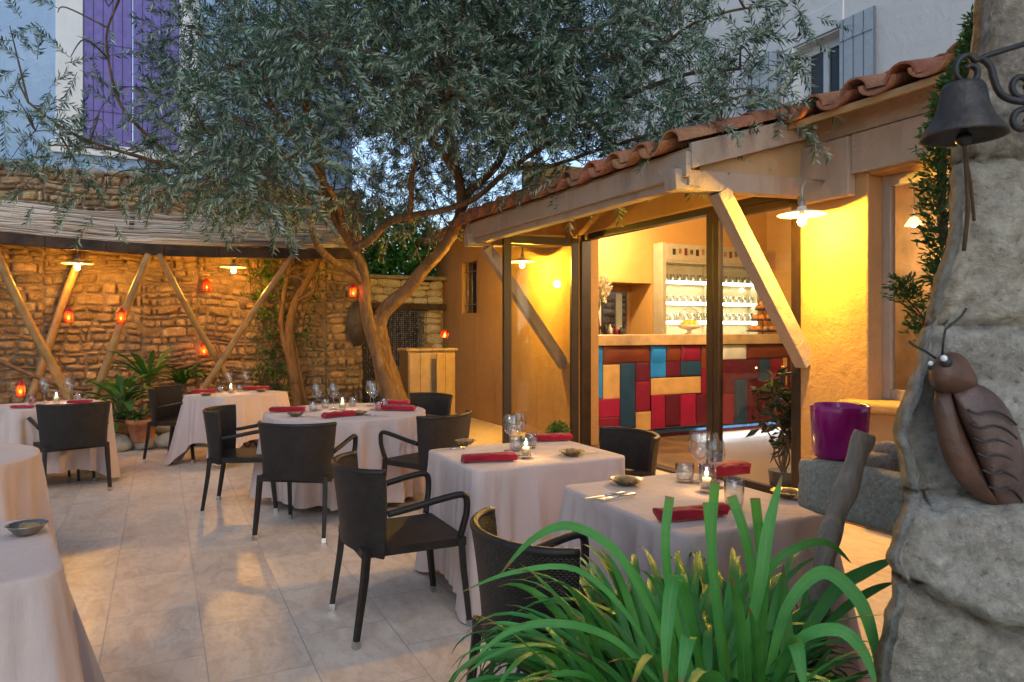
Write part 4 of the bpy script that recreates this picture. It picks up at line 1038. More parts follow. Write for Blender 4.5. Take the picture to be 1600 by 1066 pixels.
dome([(1451,578),(1461,561),(1484,550),(1507,557),(1522,580),(1528,600),(1512,610),(1490,615),(1468,613),(1454,602)],.05,.05,base=.005).build('head',M['cicada'],ci)
for (x,y,r_) in ((1478,566,9),(1457,574,7)):
    m=MB(); m.ball(cp(x,y,.045 if x>1465 else .02),r_*CY/FPX,12,8); e=m.build('eye',M['dark'],ci)
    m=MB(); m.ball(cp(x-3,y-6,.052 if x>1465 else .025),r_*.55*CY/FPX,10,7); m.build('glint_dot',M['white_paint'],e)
for pl in ([(1472,556),(1474,532),(1477,515),(1490,505),(1503,493),(1510,482)],[(1462,560),(1446,549),(1428,540),(1420,533)]):
    m=MB(); m.tube([cp(x,y,.03) for x,y in pl],.0024,6); m.build('antenna',M['iron'],ci)

# stone trough with the magenta pot
tz=1.035; tb=pz(1240,714,tz)
TA,TBm=tb.x,tb.y
tt=thing('stone_trough','mossy grey stone trough by the pillar carrying a magenta pot','trough',(TA+.25,TBm-.5,tz-.2))
def rough_box(lo,hi,div,amp,seed,rnd_=.03):
    bm=bmesh.new(); bmesh.ops.create_cube(bm,size=1)
    bmesh.ops.subdivide_edges(bm,edges=bm.edges,cuts=div,use_grid_fill=True)
    lo=Vector(lo);hi=Vector(hi);ce=(lo+hi)/2;sz=hi-lo
    m=MB(); bm.verts.ensure_lookup_table()
    for v in bm.verts:
        p=Vector((v.co.x*sz.x,v.co.y*sz.y,v.co.z*sz.z))
        q=Vector(p); 
        inner=Vector([max(-s/2+rnd_,min(s/2-rnd_,c_)) for s,c_ in zip(sz,p)]); d=p-inner
        if d.length>1e-6: p=inner+d.normalized()*min(d.length,rnd_)
        w=ce+p; nd=(p).normalized()
        n_=noise.noise(w*6+Vector((seed,0,0)))*amp+noise.noise(w*19)*amp*.6+noise.noise(w*45)*amp*.3
        m.v.append(tuple(w+nd*n_))
    for f in bm.faces: m.f.append([v.index for v in f.verts]); m.sm.append(True); m.col.append(None); m.uv.append(None)
    bm.free(); return m
for nm,lo,hi in (('front_wall',(TA,TBm-1.3,tz-.19),(TA+.11,TBm,tz)),('end_wall',(TA+.08,TBm-.13,tz-.19),(TA+.42,TBm,tz)),('rear_wall',(TA+.40,TBm-1.3,tz-.19),(TA+.52,TBm,tz+.035)),('trough_floor',(TA+.09,TBm-1.3,tz-.2),(TA+.42,TBm-.1,tz-.07))):
    rough_box(lo,hi,14,.010,len(nm)).build(nm,M['trough'],tt)
st=thing('trough_support','dark stone block carrying the trough in the shade','block',(TA+.25,TBm-.6,0)); rough_box((TA+.14,TBm-1.2,0),(TA+.46,TBm-.30,tz-.2),10,.012,3).build('block',M['trough'],st)
pc=pz(1312,713,tz+.002); pc=Vector((pc.x+.04,pc.y+.02,tz+.004)); pc=pix(1312,712,2.56); pc.z=tz+.004
mp_=thing('magenta_pot','glossy magenta cylinder pot standing on the end of the stone trough','pot',pc)
m=MB(); m.lathe([(.0,0),(.086,0),(.093,.006),(.100,.165),(.101,.183),(.097,.188),(.092,.184),(.088,.02),(.0,.018)],40,pc); m.build('body',M['magenta'],mp_)
sk=MB(); P=smooth([pix(1352,676,2.02),pix(1338,715,2.02),pix(1322,765,2.0),pix(1303,815,1.98),pix(1288,870,1.96),pix(1278,960,1.97),pix(1268,1060,2.0),pix(1252,1250,2.06)],5)
sk.tube(P,[.029+.003*math.sin(i*.8) for i in range(len(P))],12,rfn=lambda i,k:1+.12*noise.noise(Vector((k*.9,i*.3,5))))
tag(sk.build('leaning_branch',M['stick']),'thick cut branch leaning in front of the stone trough','branch')

# conifer sprays between pillar and annexe window
def sprays(mb,P,n,rad,L,seed):
    r=random.Random(seed)
    for _ in range(n):
        s=r.random()*(len(P)-1); k=int(s); q=P[k].lerp(P[k+1],s-k); rr=rad[k]+(rad[k+1]-rad[k])*(s-k)
        th=r.uniform(0,2*PI); o=Vector((math.cos(th),math.sin(th),r.uniform(-.4,.9))).normalized()
        q=q+o*rr*r.random()**.5; c=r.uniform(.3,.75)
        for j in range(7):
            ax=(o+Vector((r.gauss(0,.6),r.gauss(0,.6),r.gauss(.3,.5)))).normalized(); si=ax.cross(Vector((r.gauss(0,1),r.gauss(0,1),r.gauss(0,1))))
            if si.length<.05: continue
            si.normalize(); l=L*r.uniform(.5,1.2); w=l*.16
            mb.add([q,q+ax*l*.5+si*w,q+ax*l,q+ax*l*.5-si*w],[(0,1,2,3)],(c*.9,c,c*.6))
            q=q+ax*l*.35
th_=thing('conifer','slim dark green conifer growing between the pillar and annexe window','tree',W(1.85,2.9,0))
P=[pix(1500,900,2.9),pix(1495,520,2.9),pix(1482,430,2.9),pix(1470,330,2.9),pix(1474,230,2.9),pix(1482,160,2.9),pix(1515,100,2.9),pix(1536,30,2.9)]
m=MB(); sprays(m,P,1600,[.05,.045,.055,.06,.06,.03,.012,.004],.032,4); m.build('crown',M['thuja'],th_)
m=MB(); m.tube([W(1.85,2.9,0)]+P,[.03,.03,.025,.02,.018,.014,.01,.006,.003],6); m.build('trunk',M['vine'],th_)
t=thing('conifer_sprig','loose conifer sprigs hanging in front of the annexe window','branch',pix(1420,560,3.2))
m=MB(); s=MB()
for (x,y,n,r_) in ((1412,462,60,.06),(1420,480,50,.05),(1436,505,30,.05),(1440,528,60,.06),(1404,470,20,.04)):
    q=pix(x,y,3.2); sprays(m,[q,q+Vector((0,0,.06))],n,[r_*.8,r_*.5],.026,int(x)); s.tube(smooth([pix(1500,600,3.1),pix(1462,520,3.15),q],4),.004,5,cap=False)
m.build('foliage',M['thuja'],t); s.build('stem',M['vine'],t)

# agapanthus in its pot
tn=NT('strap_leaf'); g=tn.n('NewGeometry'); a=tn.n('Attribute'); a.attribute_name='Col'
nn_=tn.noise(tn.coord('Object'),7,4); base=tn.ramp(nn_,[(.3,(.05,.22,.03)),(.7,(.10,.35,.075))]); base=tn.mix(.55,base,a.outputs['Color'],'OVERLAY')
sv=tn.n('SeparateXYZ'); tn.l(tn.coord('UV'),sv.inputs[0]); ve=tn.math('SINE',tn.math('MULTIPLY',sv.outputs[0],44.0)); rib=tn.math('ABSOLUTE',tn.math('SUBTRACT',sv.outputs[0],.5))
base=tn.mix(tn.ramp(ve,[(.0,0.0),(1.0,.28)]),base,(.10,.26,.07)); base=tn.mix(tn.ramp(rib,[(.0,.5),(.09,0.0)]),base,(.16,.30,.09))
tipn=tn.math('ADD',sv.outputs[1],tn.math('MULTIPLY',tn.noise(tn.coord('Object'),30,4),.16)); base=tn.mix(tn.ramp(tipn,[(.99,0.0),(1.06,.9)]),base,(.24,.15,.05))
spn=tn.noise(tn.coord('Object'),90,3); base=tn.mix(tn.ramp(spn,[(.68,0.0),(.74,.5)]),base,(.22,.2,.06))
pp=tn.pbsdf(base,.42,0,tn.bump(ve,.35,.0015),.45); trn=tn.n('BsdfTranslucent'); tn.l(base,trn.inputs[0]); mx=tn.n('MixShader'); mx.inputs[0].default_value=.25; tn.l(pp,mx.inputs[1]); tn.l(trn.outputs[0],mx.inputs[2]); M['agap']=tn.done(mx.outputs[0])
AG=pix(1085,1040,1.72); AG=Vector((AG.x,AG.y,0))
t=thing('leafy_pot','large clay pot under the strap leaved plant in the foreground','pot',AG); m=MB()
m.lathe([(.0,0),(.2,0),(.29,.36),(.315,.365),(.318,.43),(.29,.432),(.28,.39),(.0,.38)],32); m.build('body',M['terracotta'],t,local=True)
ag=thing('agapanthus','large clump of glossy green strap leaves filling the foreground','plant',(AG.x,AG.y,.38)); m=MB(); r3=random.Random(19); nacc=0
OUT=[(690,1050),(735,960),(780,885),(830,838),(900,826),(960,842),(1040,850),(1230,850),(1300,848),(1400,875)]
def inside(q):
    X=CA*q.x-SA*q.y; Y=SA*q.x+CA*q.y
    if Y<.7: return False
    x=800+X/Y*FPX; y=HY+(EYE-q.z)/Y*FPX
    if x<690 or x>1400: return y>1100
    for (a,b),(c_,d) in zip(OUT,OUT[1:]):
        if x<=c_: return y>b+(d-b)*(x-a)/(c_-a)
    return True
for k in range(20000):
    if nacc>=950: break
    az=r3.uniform(0,2*PI) if k%3 else r3.gauss(-.45,.6); el=r3.uniform(.5,1.5); L=r3.uniform(.32,.85); rr=r3.random()**.5*.30; ba=az+r3.gauss(0,.5)
    b=Vector((math.cos(ba)*rr,math.sin(ba)*rr,0)); c=r3.uniform(.24,.80); yel=r3.random()<.05
    col=(c*1.25,c*1.05,c*.4) if yel else (c*.85,c,c*.95)
    bc_=ag.location+b; hh=Vector((math.cos(az),math.sin(az),0))*L*.8; tp=bc_+hh; tX=CA*tp.x-SA*tp.y
    if tX>1.0: continue
    v0=len(m.v); f0=len(m.f)
    blade_leaf(m,b,az,el,L,r3.uniform(.016,.036),r3.uniform(1.2,3.8)*(1.3-el/2.2),14,fold=.22,tw=r3.uniform(-.5,.5),col=col,wp=.5)
    nacc+=1
    if any(not inside(ag.location+Vector(q)) for q in m.v[v0:]):
        nacc-=1
        del m.v[v0:]; del m.f[f0:]; del m.uv[f0:]; del m.col[f0:]; del m.sm[f0:]
print('strap leaves',nacc)
# the taller blades seen one by one: base px, tip px, width, cut end
def hero(pl,Y,wd_,cut=False,col=(.42,.52,.5)):
    P=smooth([pix(x,y,Y+dy) for x,y,dy in pl],5); n=len(P); vs=[]
    for i,p in enumerate(P):
        d=(P[min(i+1,n-1)]-P[max(i-1,0)]).normalized(); vw=(p-Vector((0,0,EYE))).normalized(); sd=d.cross(vw+Vector((.3,0,-.4)))
        sd.normalize(); s=i/(n-1); w=wd_*.6*(.55+.45*min(1,s*2.5))*(1 if cut else (1-max(0,(s-.55)/.45)**2.0*.97)); up=sd.cross(d)
        if up.dot(vw)>0: up=-up
        vs+=[p-sd*w/2+up*w*.14,p,p+sd*w/2+up*w*.14]
    o=len(m.v); m.v.extend([tuple(v-ag.location) for v in vs])
    for i in range(n-1):
        for f in ((3*i,3*i+1,3*i+4,3*i+3),(3*i+1,3*i+2,3*i+5,3*i+4)):
            m.f.append([o+k for k in f]); m.sm.append(True); m.uv.append([((k%3)/2,(k//3)/(n-1)*(.93 if cut else 1)) for k in f]); m.col.append((.75,.6,.25) if (cut and i>=n-3) else col)
hero([(1085,1060,0),(1052,950,0),(1040,850,0),(1047,776,.02)],1.62,.036,True)
hero([(1130,1060,0),(1120,950,0),(1112,850,0),(1118,752,.0)],1.60,.036,True)
hero([(1140,1060,0),(1116,900,0),(1104,785,.03)],1.66,.030,True,(.6,.55,.3))
hero([(1185,1060,0),(1180,930,0),(1165,840,0),(1143,775,.03)],1.68,.040,True)
hero([(1150,1060,0),(1185,930,-.02),(1200,830,0),(1222,742,.03)],1.56,.046,False)
hero([(1190,1060,0),(1192,900,0),(1180,778,.0)],1.72,.040,True)
hero([(1060,1060,0),(1010,940,0),(960,860,0),(890,822,.02),(830,845,.05),(780,900,.08)],1.62,.036)
hero([(1040,1060,0),(980,960,0),(900,890,0),(800,895,0),(722,925,.02)],1.6,.022)
hero([(1030,1066,0),(960,1000,0),(880,975,-.02),(800,985,-.02),(735,1035,-.03)],1.5,.028)
hero([(1200,1060,0),(1230,950,0),(1285,895,0),(1340,935,-.05),(1365,1000,-.08),(1375,1070,-.1)],1.5,.048)
hero([(1210,1066,0),(1250,1000,-.05),(1310,985,-.08),(1350,1020,-.1),(1370,1075,-.12)],1.42,.040)
hero([(1230,1040,0),(1300,930,.1),(1350,895,.15),(1402,872,.2)],1.75,.060,False,(.38,.5,.45))
hero([(1240,1040,0),(1310,960,.1),(1360,925,.15),(1396,910,.2)],1.75,.040)
hero([(1100,1066,0),(1078,960,-.1),(1055,905,-.16),(1042,990,-.22),(1040,1075,-.24)],1.55,.046)
hero([(1170,1066,0),(1200,900,0),(1250,855,0),(1295,850,.05),(1330,880,.1)],1.72,.034)
hero([(1060,1066,0),(1080,1010,-.15),(1075,1000,-.2),(1062,1080,-.25)],1.5,.05)
hero([(1215,1080,0),(1235,1020,-.12),(1245,1010,-.18),(1258,1085,-.22)],1.5,.05)
m.build('foliage',M['agap'],ag,local=True)
# ================================================================ wicker armchairs
def make_chair():
    t=thing('wicker_armchair','dark wicker armchair','chair',(0,0,0),0,'dark wicker armchairs round the tables')
    def back(u,v,off):
        th=(u-.5)*2; z=.40+.42*v-.012*math.cos(th*PI/2)*(1-v)
        zz=z+ (.055*(1-math.cos(th*1.2))*0)
        w=.255+.035*v**1.5
        x=w*math.sin(th*1.32)/math.sin(1.32); y=-.285-.045*v**1.6+.175*(1-math.cos(th*1.32))/(1-math.cos(1.32))*(.75+.25*v)
        nx,ny=math.sin(th*1.1),-math.cos(th*1.1)
        # the lower edge arches up a little between the rear legs
        if v<.5: zz+= .045*math.cos(th*PI/2)*(1-2*v)
        return (x+nx*off,y+ny*off,zz)
    m=MB(); NU,NV=28,12
    m.grid(lambda u,v:back(u,v,.012),NU,NV,uvf=lambda u,v:(u*.78,v*.42)); m.grid(lambda u,v:back(1-u,v,-.012),NU,NV,uvf=lambda u,v:(u*.78,v*.42))
    for v in (0,1): m.grid(lambda u,k:back(u if v else 1-u,v,-.012+.024*(k if not v else 1-k)),NU,1,uvf=lambda u,k:(u*.78,k*.024))
    for u in (0,1): m.grid(lambda k,v:back(u,v,-.012+.024*(k if u==0 else 1-k)),1,NV,uvf=lambda k,v:(k*.024,v*.42))
    b=m.build('backrest',M['wicker'],t,local=True)
    m=MB(); m.tube([back(k/24,1,0) for k in range(25)],.0155,8); m.build('rim',M['wicker_dark'],b,local=True)
    m=MB()
    def seat(u,v):
        return ((u-.5)*(.49+.03*v),-.26+v*.53,.452-.012*math.sin(PI*u)*math.sin(PI*v))
    m.grid(seat,10,10,uvf=lambda u,v:(u*.5,v*.5)); m.grid(lambda u,v:(seat(1-u,v)[0],seat(u,v)[1],.41),1,1,uvf=lambda u,v:(u*.5,v*.5))
    m.grid(lambda u,v:(seat(u,0)[0],-.26,.41+.042*v),10,1,uvf=lambda u,v:(u*.5,v*.04)); m.grid(lambda u,v:(seat(1-u,1)[0],.27,.41+.042*v),10,1,uvf=lambda u,v:(u*.5,v*.04))
    m.grid(lambda u,v:(seat(0,1-u)[0],.27-.53*u,.41+.042*v),10,1,uvf=lambda u,v:(u*.5,v*.04)); m.grid(lambda u,v:(seat(1,u)[0],-.26+.53*u,.41+.042*v),10,1,uvf=lambda u,v:(u*.5,v*.04))
    m.build('seat',M['wicker'],t,local=True)
    for sx in (-1,1):
        m=MB(); m.tube([(sx*.245,-.235,.45),(sx*.25,-.25,.30),(sx*.258,-.29,.03)],[.024,.023,.019],4,smooth=False); l=m.build('leg',M['wicker_dark'],t,local=True,bevel=.004)
        m=MB(); m.tube([(sx*.258,-.289,.034),(sx*.259,-.292,.0)],[.021,.021],4,smooth=False); m.build('foot_cap',M['steel'],l,local=True)
        m=MB(); m.tube([(sx*.252,.245,.45),(sx*.255,.255,.30),(sx*.262,.285,.03)],[.024,.023,.019],4,smooth=False); l=m.build('leg',M['wicker_dark'],t,local=True,bevel=.004)
        m=MB(); m.tube([(sx*.262,.284,.034),(sx*.262,.287,.0)],[.021,.021],4,smooth=False); m.build('foot_cap',M['steel'],l,local=True)
        P=[(sx*.268,-.14,.615),(sx*.275,-.02,.635),(sx*.283,.12,.662),(sx*.286,.215,.675),(sx*.286,.248,.668),(sx*.285,.262,.645),(sx*.281,.262,.58),(sx*.272,.25,.52),(sx*.256,.238,.455)]
        m=MB(); m.tube(smooth(P,4),.0195,8,sq=.85); m.build('armrest',M['wicker_dark'],t,local=True)
    return t
ch0=make_chair(); nch=0
def chair(x,y,fx,fy,lab):
    global nch
    rz=math.atan2(fy,fx)-PI/2
    if nch==0: o=ch0; o.location=(x,y,0.001); o.rotation_euler=(0,0,rz); o['label']=lab
    else: o=dup(ch0,(x,y,.001),rz,lab)
    nch+=1; return o
chair(1.115,3.545,1,.0,'dark wicker armchair seen side-on in front, left of the centre rectangular table')
chair(1.285,2.12,1,.04,'dark wicker armchair behind the strap leaved plant, woven back toward the camera')
chair(2.54,3.76,-1,0,'dark wicker armchair standing right of the centre table by the glazed doors')
chair(.98,5.40,.566,.825,'dark wicker armchair with its back to the camera at the round table')
chair(.66,6.37,.952,-.307,'dark wicker armchair at the left side of the round table')
chair(1.96,5.43,-.43,.9,'dark wicker armchair with curved arm at the right front of the round table')
chair(2.33,6.78,-.91,-.41,'dark wicker armchair at the far right of the round table near the cabinet')
chair(-.75,7.73,-.30,.95,'dark wicker armchair with its back to the camera at the far left table')
chair(.22,9.06,.86,-.5,'dark wicker armchair in shade left of the second table, before the bed')

# ================================================================ tables and cloths
def table_base(t,r,h):
    m=MB(); m.lathe([(.0,h-.03),(r*.72,h-.03),(r*.74,h-.015),(r*.72,h-.004),(0,h-.004)],28); m.build('tabletop',M['wood_top'],t,local=True)
    for k in range(4):
        a=PI/4+k*PI/2; ca,sa=math.cos(a),math.sin(a)
        P=[(.26,h-.03),(.22,.55),(.10,.42),(.08,.33),(.16,.22),(.30,.19),(.36,.13),(.37,.0)]
        m=MB(); m.tube(smooth([(ca*q*r/.55,sa*q*r/.55,z) for q,z in P],5),.013,8,cap=True)
        sp=[]
        for j in range(22):
            th=j/21*4.3*PI/2+PI; rr=.075*(1-j/28); sp.append((ca*(.2+rr*math.cos(th))*r/.55,sa*(.2+rr*math.cos(th))*r/.55,.19+rr*math.sin(th)+.01))
        m.tube(sp,.009,6); m.build('leg',M['iron'],t,local=True)
def cloth(cx,cy,wx,wy,rot,lab,h=.762,drop=.66,cdrop=.09,rc_=.06,seed=1,nf=18,amp=.028,flare=.09,group='pale linen tablecloths',corner=.10,sidedrop=None):
    r=random.Random(seed)
    hx,hy=wx/2-rc_,wy/2-rc_
    per=[]
    N=320; segs=[]
    # rounded rectangle walked by arc length
    Ls=[2*hx,PI/2*rc_,2*hy,PI/2*rc_]*2; tot=sum(Ls); cn=[(hx,hy),(-hx,hy),(-hx,-hy),(hx,-hy)]
    def pt(s):
        s%=tot
        for i,L in enumerate(Ls):
            if s<=L or i==7: break
            s-=L
        k=s/L if L>0 else 0
        if i==0: return (hx-2*hx*k,wy/2),(0,1)
        if i==2: return (-wx/2,hy-2*hy*k),(-1,0)
        if i==4: return (-hx+2*hx*k,-wy/2),(0,-1)
        if i==6: return (wx/2,-hy+2*hy*k),(1,0)
        q={1:(1,PI/2),3:(2,PI),5:(3,1.5*PI),7:(0,0)}[i]; c=cn[q[0]]; a=q[1]+k*PI/2
        return (c[0]+rc_*math.cos(a),c[1]+rc_*math.sin(a)),(math.cos(a),math.sin(a))
    cs=[0+2*hx+PI/4*rc_]; 
    acc=0; cors=[]
    for i,L in enumerate(Ls):
        if i%2==1: cors.append(acc+L/2)
        acc+=L
    ph=[r.uniform(0,6.3) for _ in range(6)]; ca_=[r.uniform(.7,1.3) for _ in cors]
    m=MB(); R=[]
    rings=[('t',k) for k in (.15,.4,.7,.9,.975)]+[('e',.5),('e',1)]+[('d',k/16) for k in range(1,17)]
    Pn=[pt(tot*i/N) for i in range(N)]
    for typ,k in rings:
        row=[]
        for i in range(N):
            s=tot*i/N; (x,y),(nx,ny)=Pn[i]
            c=0; d_=9
            for j,cc in enumerate(cors):
                d=abs((s-cc+tot/2)%tot-tot/2); d_=min(d_,d); c=max(c,ca_[j]*math.exp(-(d/(corner+.02))**2))
            if typ=='t': zz=h+.0016*noise.noise(Vector((x*k*7+seed,y*k*7,0))); row.append((x*k,y*k,zz)); continue
            if typ=='e':
                a=k*PI/2; e=.012; row.append((x+nx*e*math.sin(a)-nx*e*.0,y+ny*e*math.sin(a),h-e*(1-math.cos(a)))); continue
            v=k; D=drop+cdrop*c+.012*math.sin(s*3+ph[0])
            f=(1-2*abs(math.sin(s/tot*PI*nf+ph[1]+1.2*math.sin(s/tot*2*PI*3+ph[2])))**.8)*.6+math.sin(s/tot*2*PI*round(nf*.47)+ph[3])*.5
            f2=math.sin((s-0)/max(corner,.05)*2.4+ph[4])
            pl=1-2*abs(((d_*11+ph[5])%1)-.5)*2
            out=.012+ .03*v+ amp*2.0*f*v**.7*(1-.4*c)+ flare*c*v**1.1+ .05*c*f2*v**.8+ (.020*math.exp(-(d_/.26)**2)*pl*v**.5 if flare>0 else .012*math.sin(s*41+3*math.sin(s*7))*v**.6)
            # cloth curves inward slightly in the middle of the sides
            ox=out; z=h-.012-D*v
            z=max(z,.006); row.append((x+nx*ox,y+ny*ox,z))
        R.append(row)
    vs=[(0,0,h)]; fs=[]
    for row in R: vs+=row
    for i in range(N): fs.append((0,1+i,1+(i+1)%N))
    for j in range(len(R)-1):
        for i in range(N): a=1+j*N+i; b=1+j*N+(i+1)%N; fs.append((a,a+N,b+N,b))
    m.add(vs,fs,None,None,True); o=m.build('tablecloth',M['cloth'])
    place(o,(cx,cy,0),rot); tag(o,lab,'tablecloth',group); return o
TB={}
def table(key,cx,cy,wx,wy,rot,name,lab,clab,**kw):
    t=thing(name,lab,'table',(cx,cy,0),rot,'tables under pale cloths'); table_base(t,min(wx,wy)*.5,.755)
    cloth(cx,cy,wx,wy,rot,clab,**kw); TB[key]=(cx,cy,rot,wx,wy)
table('A',-.94,8.27,.84,.72,.33,'dining_table','iron legged table under cloth at the far left by the stone wall','pale cloth on the far left table behind the dark chair back',seed=1,drop=.60,cdrop=.14,nf=14,amp=.036)
table('B',.80,8.73,.92,.68,.588,'dining_table','iron legged table under cloth at the bed below the bamboo poles','short pale cloth on the second table below the bamboo poles',seed=2,drop=.50,cdrop=.24,nf=8,amp=.016,flare=.11)
table('R',1.51,6.38,1.40,1.40,0,'round_table','large round table with scrolled iron legs beneath its cloth','long pale cloth on the round table, folds lit orange',seed=3,drop=.68,cdrop=0,rc_=.695,nf=21,amp=.045,flare=0)
table('D',1.955,3.74,.96,.74,0,'dining_table','rectangular table with iron legs in the centre, near the open door leaf','pale cloth on the centre rectangular table, lit orange on its right',seed=4,drop=.67,cdrop=.06,nf=11,amp=.030,flare=.045)
table('E',2.075,2.42,.76,.90,-.02,'dining_table','rectangular table behind the strap leaved plant and beside the trough','rumpled pale cloth on the table behind the strap leaves',seed=5,drop=.66,cdrop=.06,nf=11,amp=.034,flare=.10)
table('F',-.735,2.85,.80,.80,.19,'dining_table','square table cut by the left edge of the photo, holding one dish','pale cloth on the near table cut by the left edge',seed=6,drop=.69,cdrop=.04,nf=13,amp=.05,flare=.16,rc_=.09)
table('G',-1.29,5.08,1.25,1.25,0,'round_table','round table at the left edge, bare but for its cloth','pale cloth on the bare round table at the left edge',seed=7,drop=.68,cdrop=0,rc_=.62,nf=17,amp=.05,flare=0)

# ================================================================ things on the tables
ZT_=.768
def spot(x,y,z=ZT_): p=pz(x,y,z); return p
def napkin(p,ang,L,wd_,lab,seed,puff=.02):
    r=random.Random(seed); m=MB()
    def fn(u,v):
        th=2*PI*v; x=(u-.5)*L; w=wd_/2*(1+.10*math.sin(u*7+seed))*(.9+.1*math.cos(th*3)); y=w*math.copysign(abs(math.cos(th))**.6,math.cos(th)); z=puff+puff*math.copysign(abs(math.sin(th))**.7,math.sin(th))
        z=max(0,z*(1+.22*noise.noise(Vector((u*6,v*3,seed))))); y+=.010*math.sin(u*5+seed); x+=.006*math.sin(th*2+seed)
        return (x,y,z)
    m.grid(fn,20,22)
    for e in (0,1): 
        ring=[fn(e,k/22) for k in range(22)]; m.add(ring,[tuple(range(22)) if e==0 else tuple(range(21,-1,-1))])
    # loose upper fold
    def top(u,v): return ((u-.5)*L*.96,(v-.5)*wd_*.8,2*puff+.004+.004*noise.noise(Vector((u*8,v*4,seed+3)))-.02*(abs(v-.5)*2)**3)
    m.grid(top,14,6)
    o=m.build('red_napkin',M['napkin']); place(o,Vector((p.x,p.y,ZT_+.0)),ang); tag(o,lab,'napkin','red folded napkins'); return o
def camang(dx,dy): # direction on the floor for a picture-plane hint
    v=W(dx,dy,0); return math.atan2(v.y,v.x)
napkin(spot(764,720),camang(1,.32),.30,.085,'red rolled napkin at the front edge of the centre rectangular table',1)
napkin(spot(858,688),camang(1,.25),.30,.09,'red rolled napkin at the back of the centre rectangular table',2)
napkin(spot(1082,808),camang(1,.32),.30,.085,'red rolled napkin half hidden by the strap leaves',3)
napkin(spot(1137,742),camang(1,.35),.22,.12,'red crumpled napkin at the back of the table behind the strap leaves',4,.03)
napkin(spot(450,643),camang(1,.05),.30,.09,'red napkin at the left of the round table',5)
napkin(spot(529,651),camang(.7,.7),.28,.09,'red napkin at the front middle of the round table',6)
napkin(spot(623,641),camang(1,-.1),.30,.10,'red napkin at the right of the round table',7)
napkin(spot(618,632),camang(1,-.1),.26,.10,'red napkin at the back right of the round table',8)
napkin(spot(318,614,.768),camang(1,.2),.26,.10,'red napkin at the left of the second table',9)
napkin(spot(400,609,.768),camang(1,.2),.30,.10,'red napkin at the right of the second table',10)
napkin(spot(126,630),camang(1,.1),.20,.10,'red napkin on the far left table',11,.016)
napkin(spot(36,637),camang(1,.1),.18,.09,'dark red napkin at the left corner of the far left table',12,.010)
def dish(p,lab,r_=.078,mat_='dish',bread=True,sx=1.0,ang=0,h=.022):
    t=thing('side_dish',lab,'dish',(p.x,p.y,ZT_),ang,'small glazed side dishes'); m=MB()
    m.lathe([(.0,.003),(r_*.5,.003),(r_*.55,.0),(r_*.6,.004),(r_*.95,h),(r_,h+.002),(r_*.94,h+.004),(r_*.6,.010),(.0,.008)],28,sx=sx); m.build('bowl',M[mat_],t,local=True)
    if bread:
        m=MB(); m.ball((.005*1,0,.022),(r_*.55*sx,r_*.42,.016),14,9,None,.3,int(p.x*100)); m.build('butter_curl',M['bread'],t,local=True)
    return t
def knife(p,ang,lab,fork=False):
    m=MB()
    if not fork:
        m.add([(0,-.008,.002),(.09,-.009,.002),(.115,-.002,.002),(.115,.004,.002),(0,.006,.002),(0,-.008,.004),(.09,-.009,.0045),(.115,-.002,.004),(.115,.004,.004),(0,.006,.004)],[(4,3,2,1,0),(5,6,7,8,9),(0,1,6,5),(1,2,7,6),(2,3,8,7),(3,4,9,8),(4,0,5,9)])
        m.tube([(0,0,.004),(-.05,0,.005),(-.1,0,.004)],[.005,.007,.006],6)
    else:
        m.tube([(-.1,0,.004),(-.03,0,.006),(.03,0,.004)],[.007,.004,.004],6); m.box((.03,-.011,.003),(.06,.011,.006))
        for k in range(4): m.box((.06,-.011+k*.0063,.003),(.10,-.0078+k*.0063,.0055))
    o=m.build('fork' if fork else 'table_knife',M['steel']); place(o,(p.x,p.y,ZT_+.001),ang); tag(o,lab,'fork' if fork else 'knife','steel cutlery on the tables'); return o
dish(spot(893,711),'olive glazed side dish at the right of the centre rectangular table'); dish(spot(727,694),'olive glazed side dish at the left of the centre rectangular table',.07)
dish(spot(979,756),'olive glazed side dish at the left of the table behind the strap leaves',.082); dish(spot(1231,776),'orange lit side dish at the right of the table behind the strap leaves',.075)
dish(spot(560,648),'dark side dish at the front of the round table',.08,bread=True); dish(spot(462,650),'dark side dish at the left front of the round table',.07); dish(spot(632,637),'dark side dish at the right of the round table',.06,bread=False)
dish(spot(322,618,.768),'dark side dish at the left of the second table',.075,bread=False); dish(spot(408,612,.768),'dark side dish at the right of the second table',.075,bread=False)
dish(spot(42,833),'pewter boat shaped dish alone on the near left table',.066,'dish_metal',True,1.0,camang(1,.3),.03)
knife(spot(912,708),camang(.95,.35),'steel knife resting right of the dish on the centre table'); knife(spot(703,703),camang(-.95,-.5),'steel knife left of the dish on the centre table')
knife(spot(946,776),camang(-.9,-.5),'steel knife at the left corner of the table behind the strap leaves'); knife(spot(965,778),camang(-.9,-.55),'steel fork at the left corner of the table behind the strap leaves',True)
knife(spot(588,650),camang(.9,-.2),'steel knife right of the front dish on the round table'); knife(spot(478,651),camang(.9,-.3),'steel knife beside the left dish on the round table')
def wine_glass(p,lab,sc=1.0,mat_='glass'):
    sc*=1.12
    t=thing('wine_glass',lab,'glass',(p.x,p.y,ZT_),0,'stemmed wine glasses'); m=MB()
    m.lathe([(a*sc,b*sc) for a,b in [(.0,.001),(.034,.001),(.034,.003),(.010,.007),(.0042,.014),(.0038,.085),(.009,.092)]],18); m.build('stem',M[mat_],t,local=True)
    m=MB(); m.lathe([(a*sc,b*sc) for a,b in [(.004,.089),(.02,.096),(.034,.115),(.040,.140),(.038,.168),(.033,.195)]],22); m.build('bowl',M[mat_],t,local=True); return t
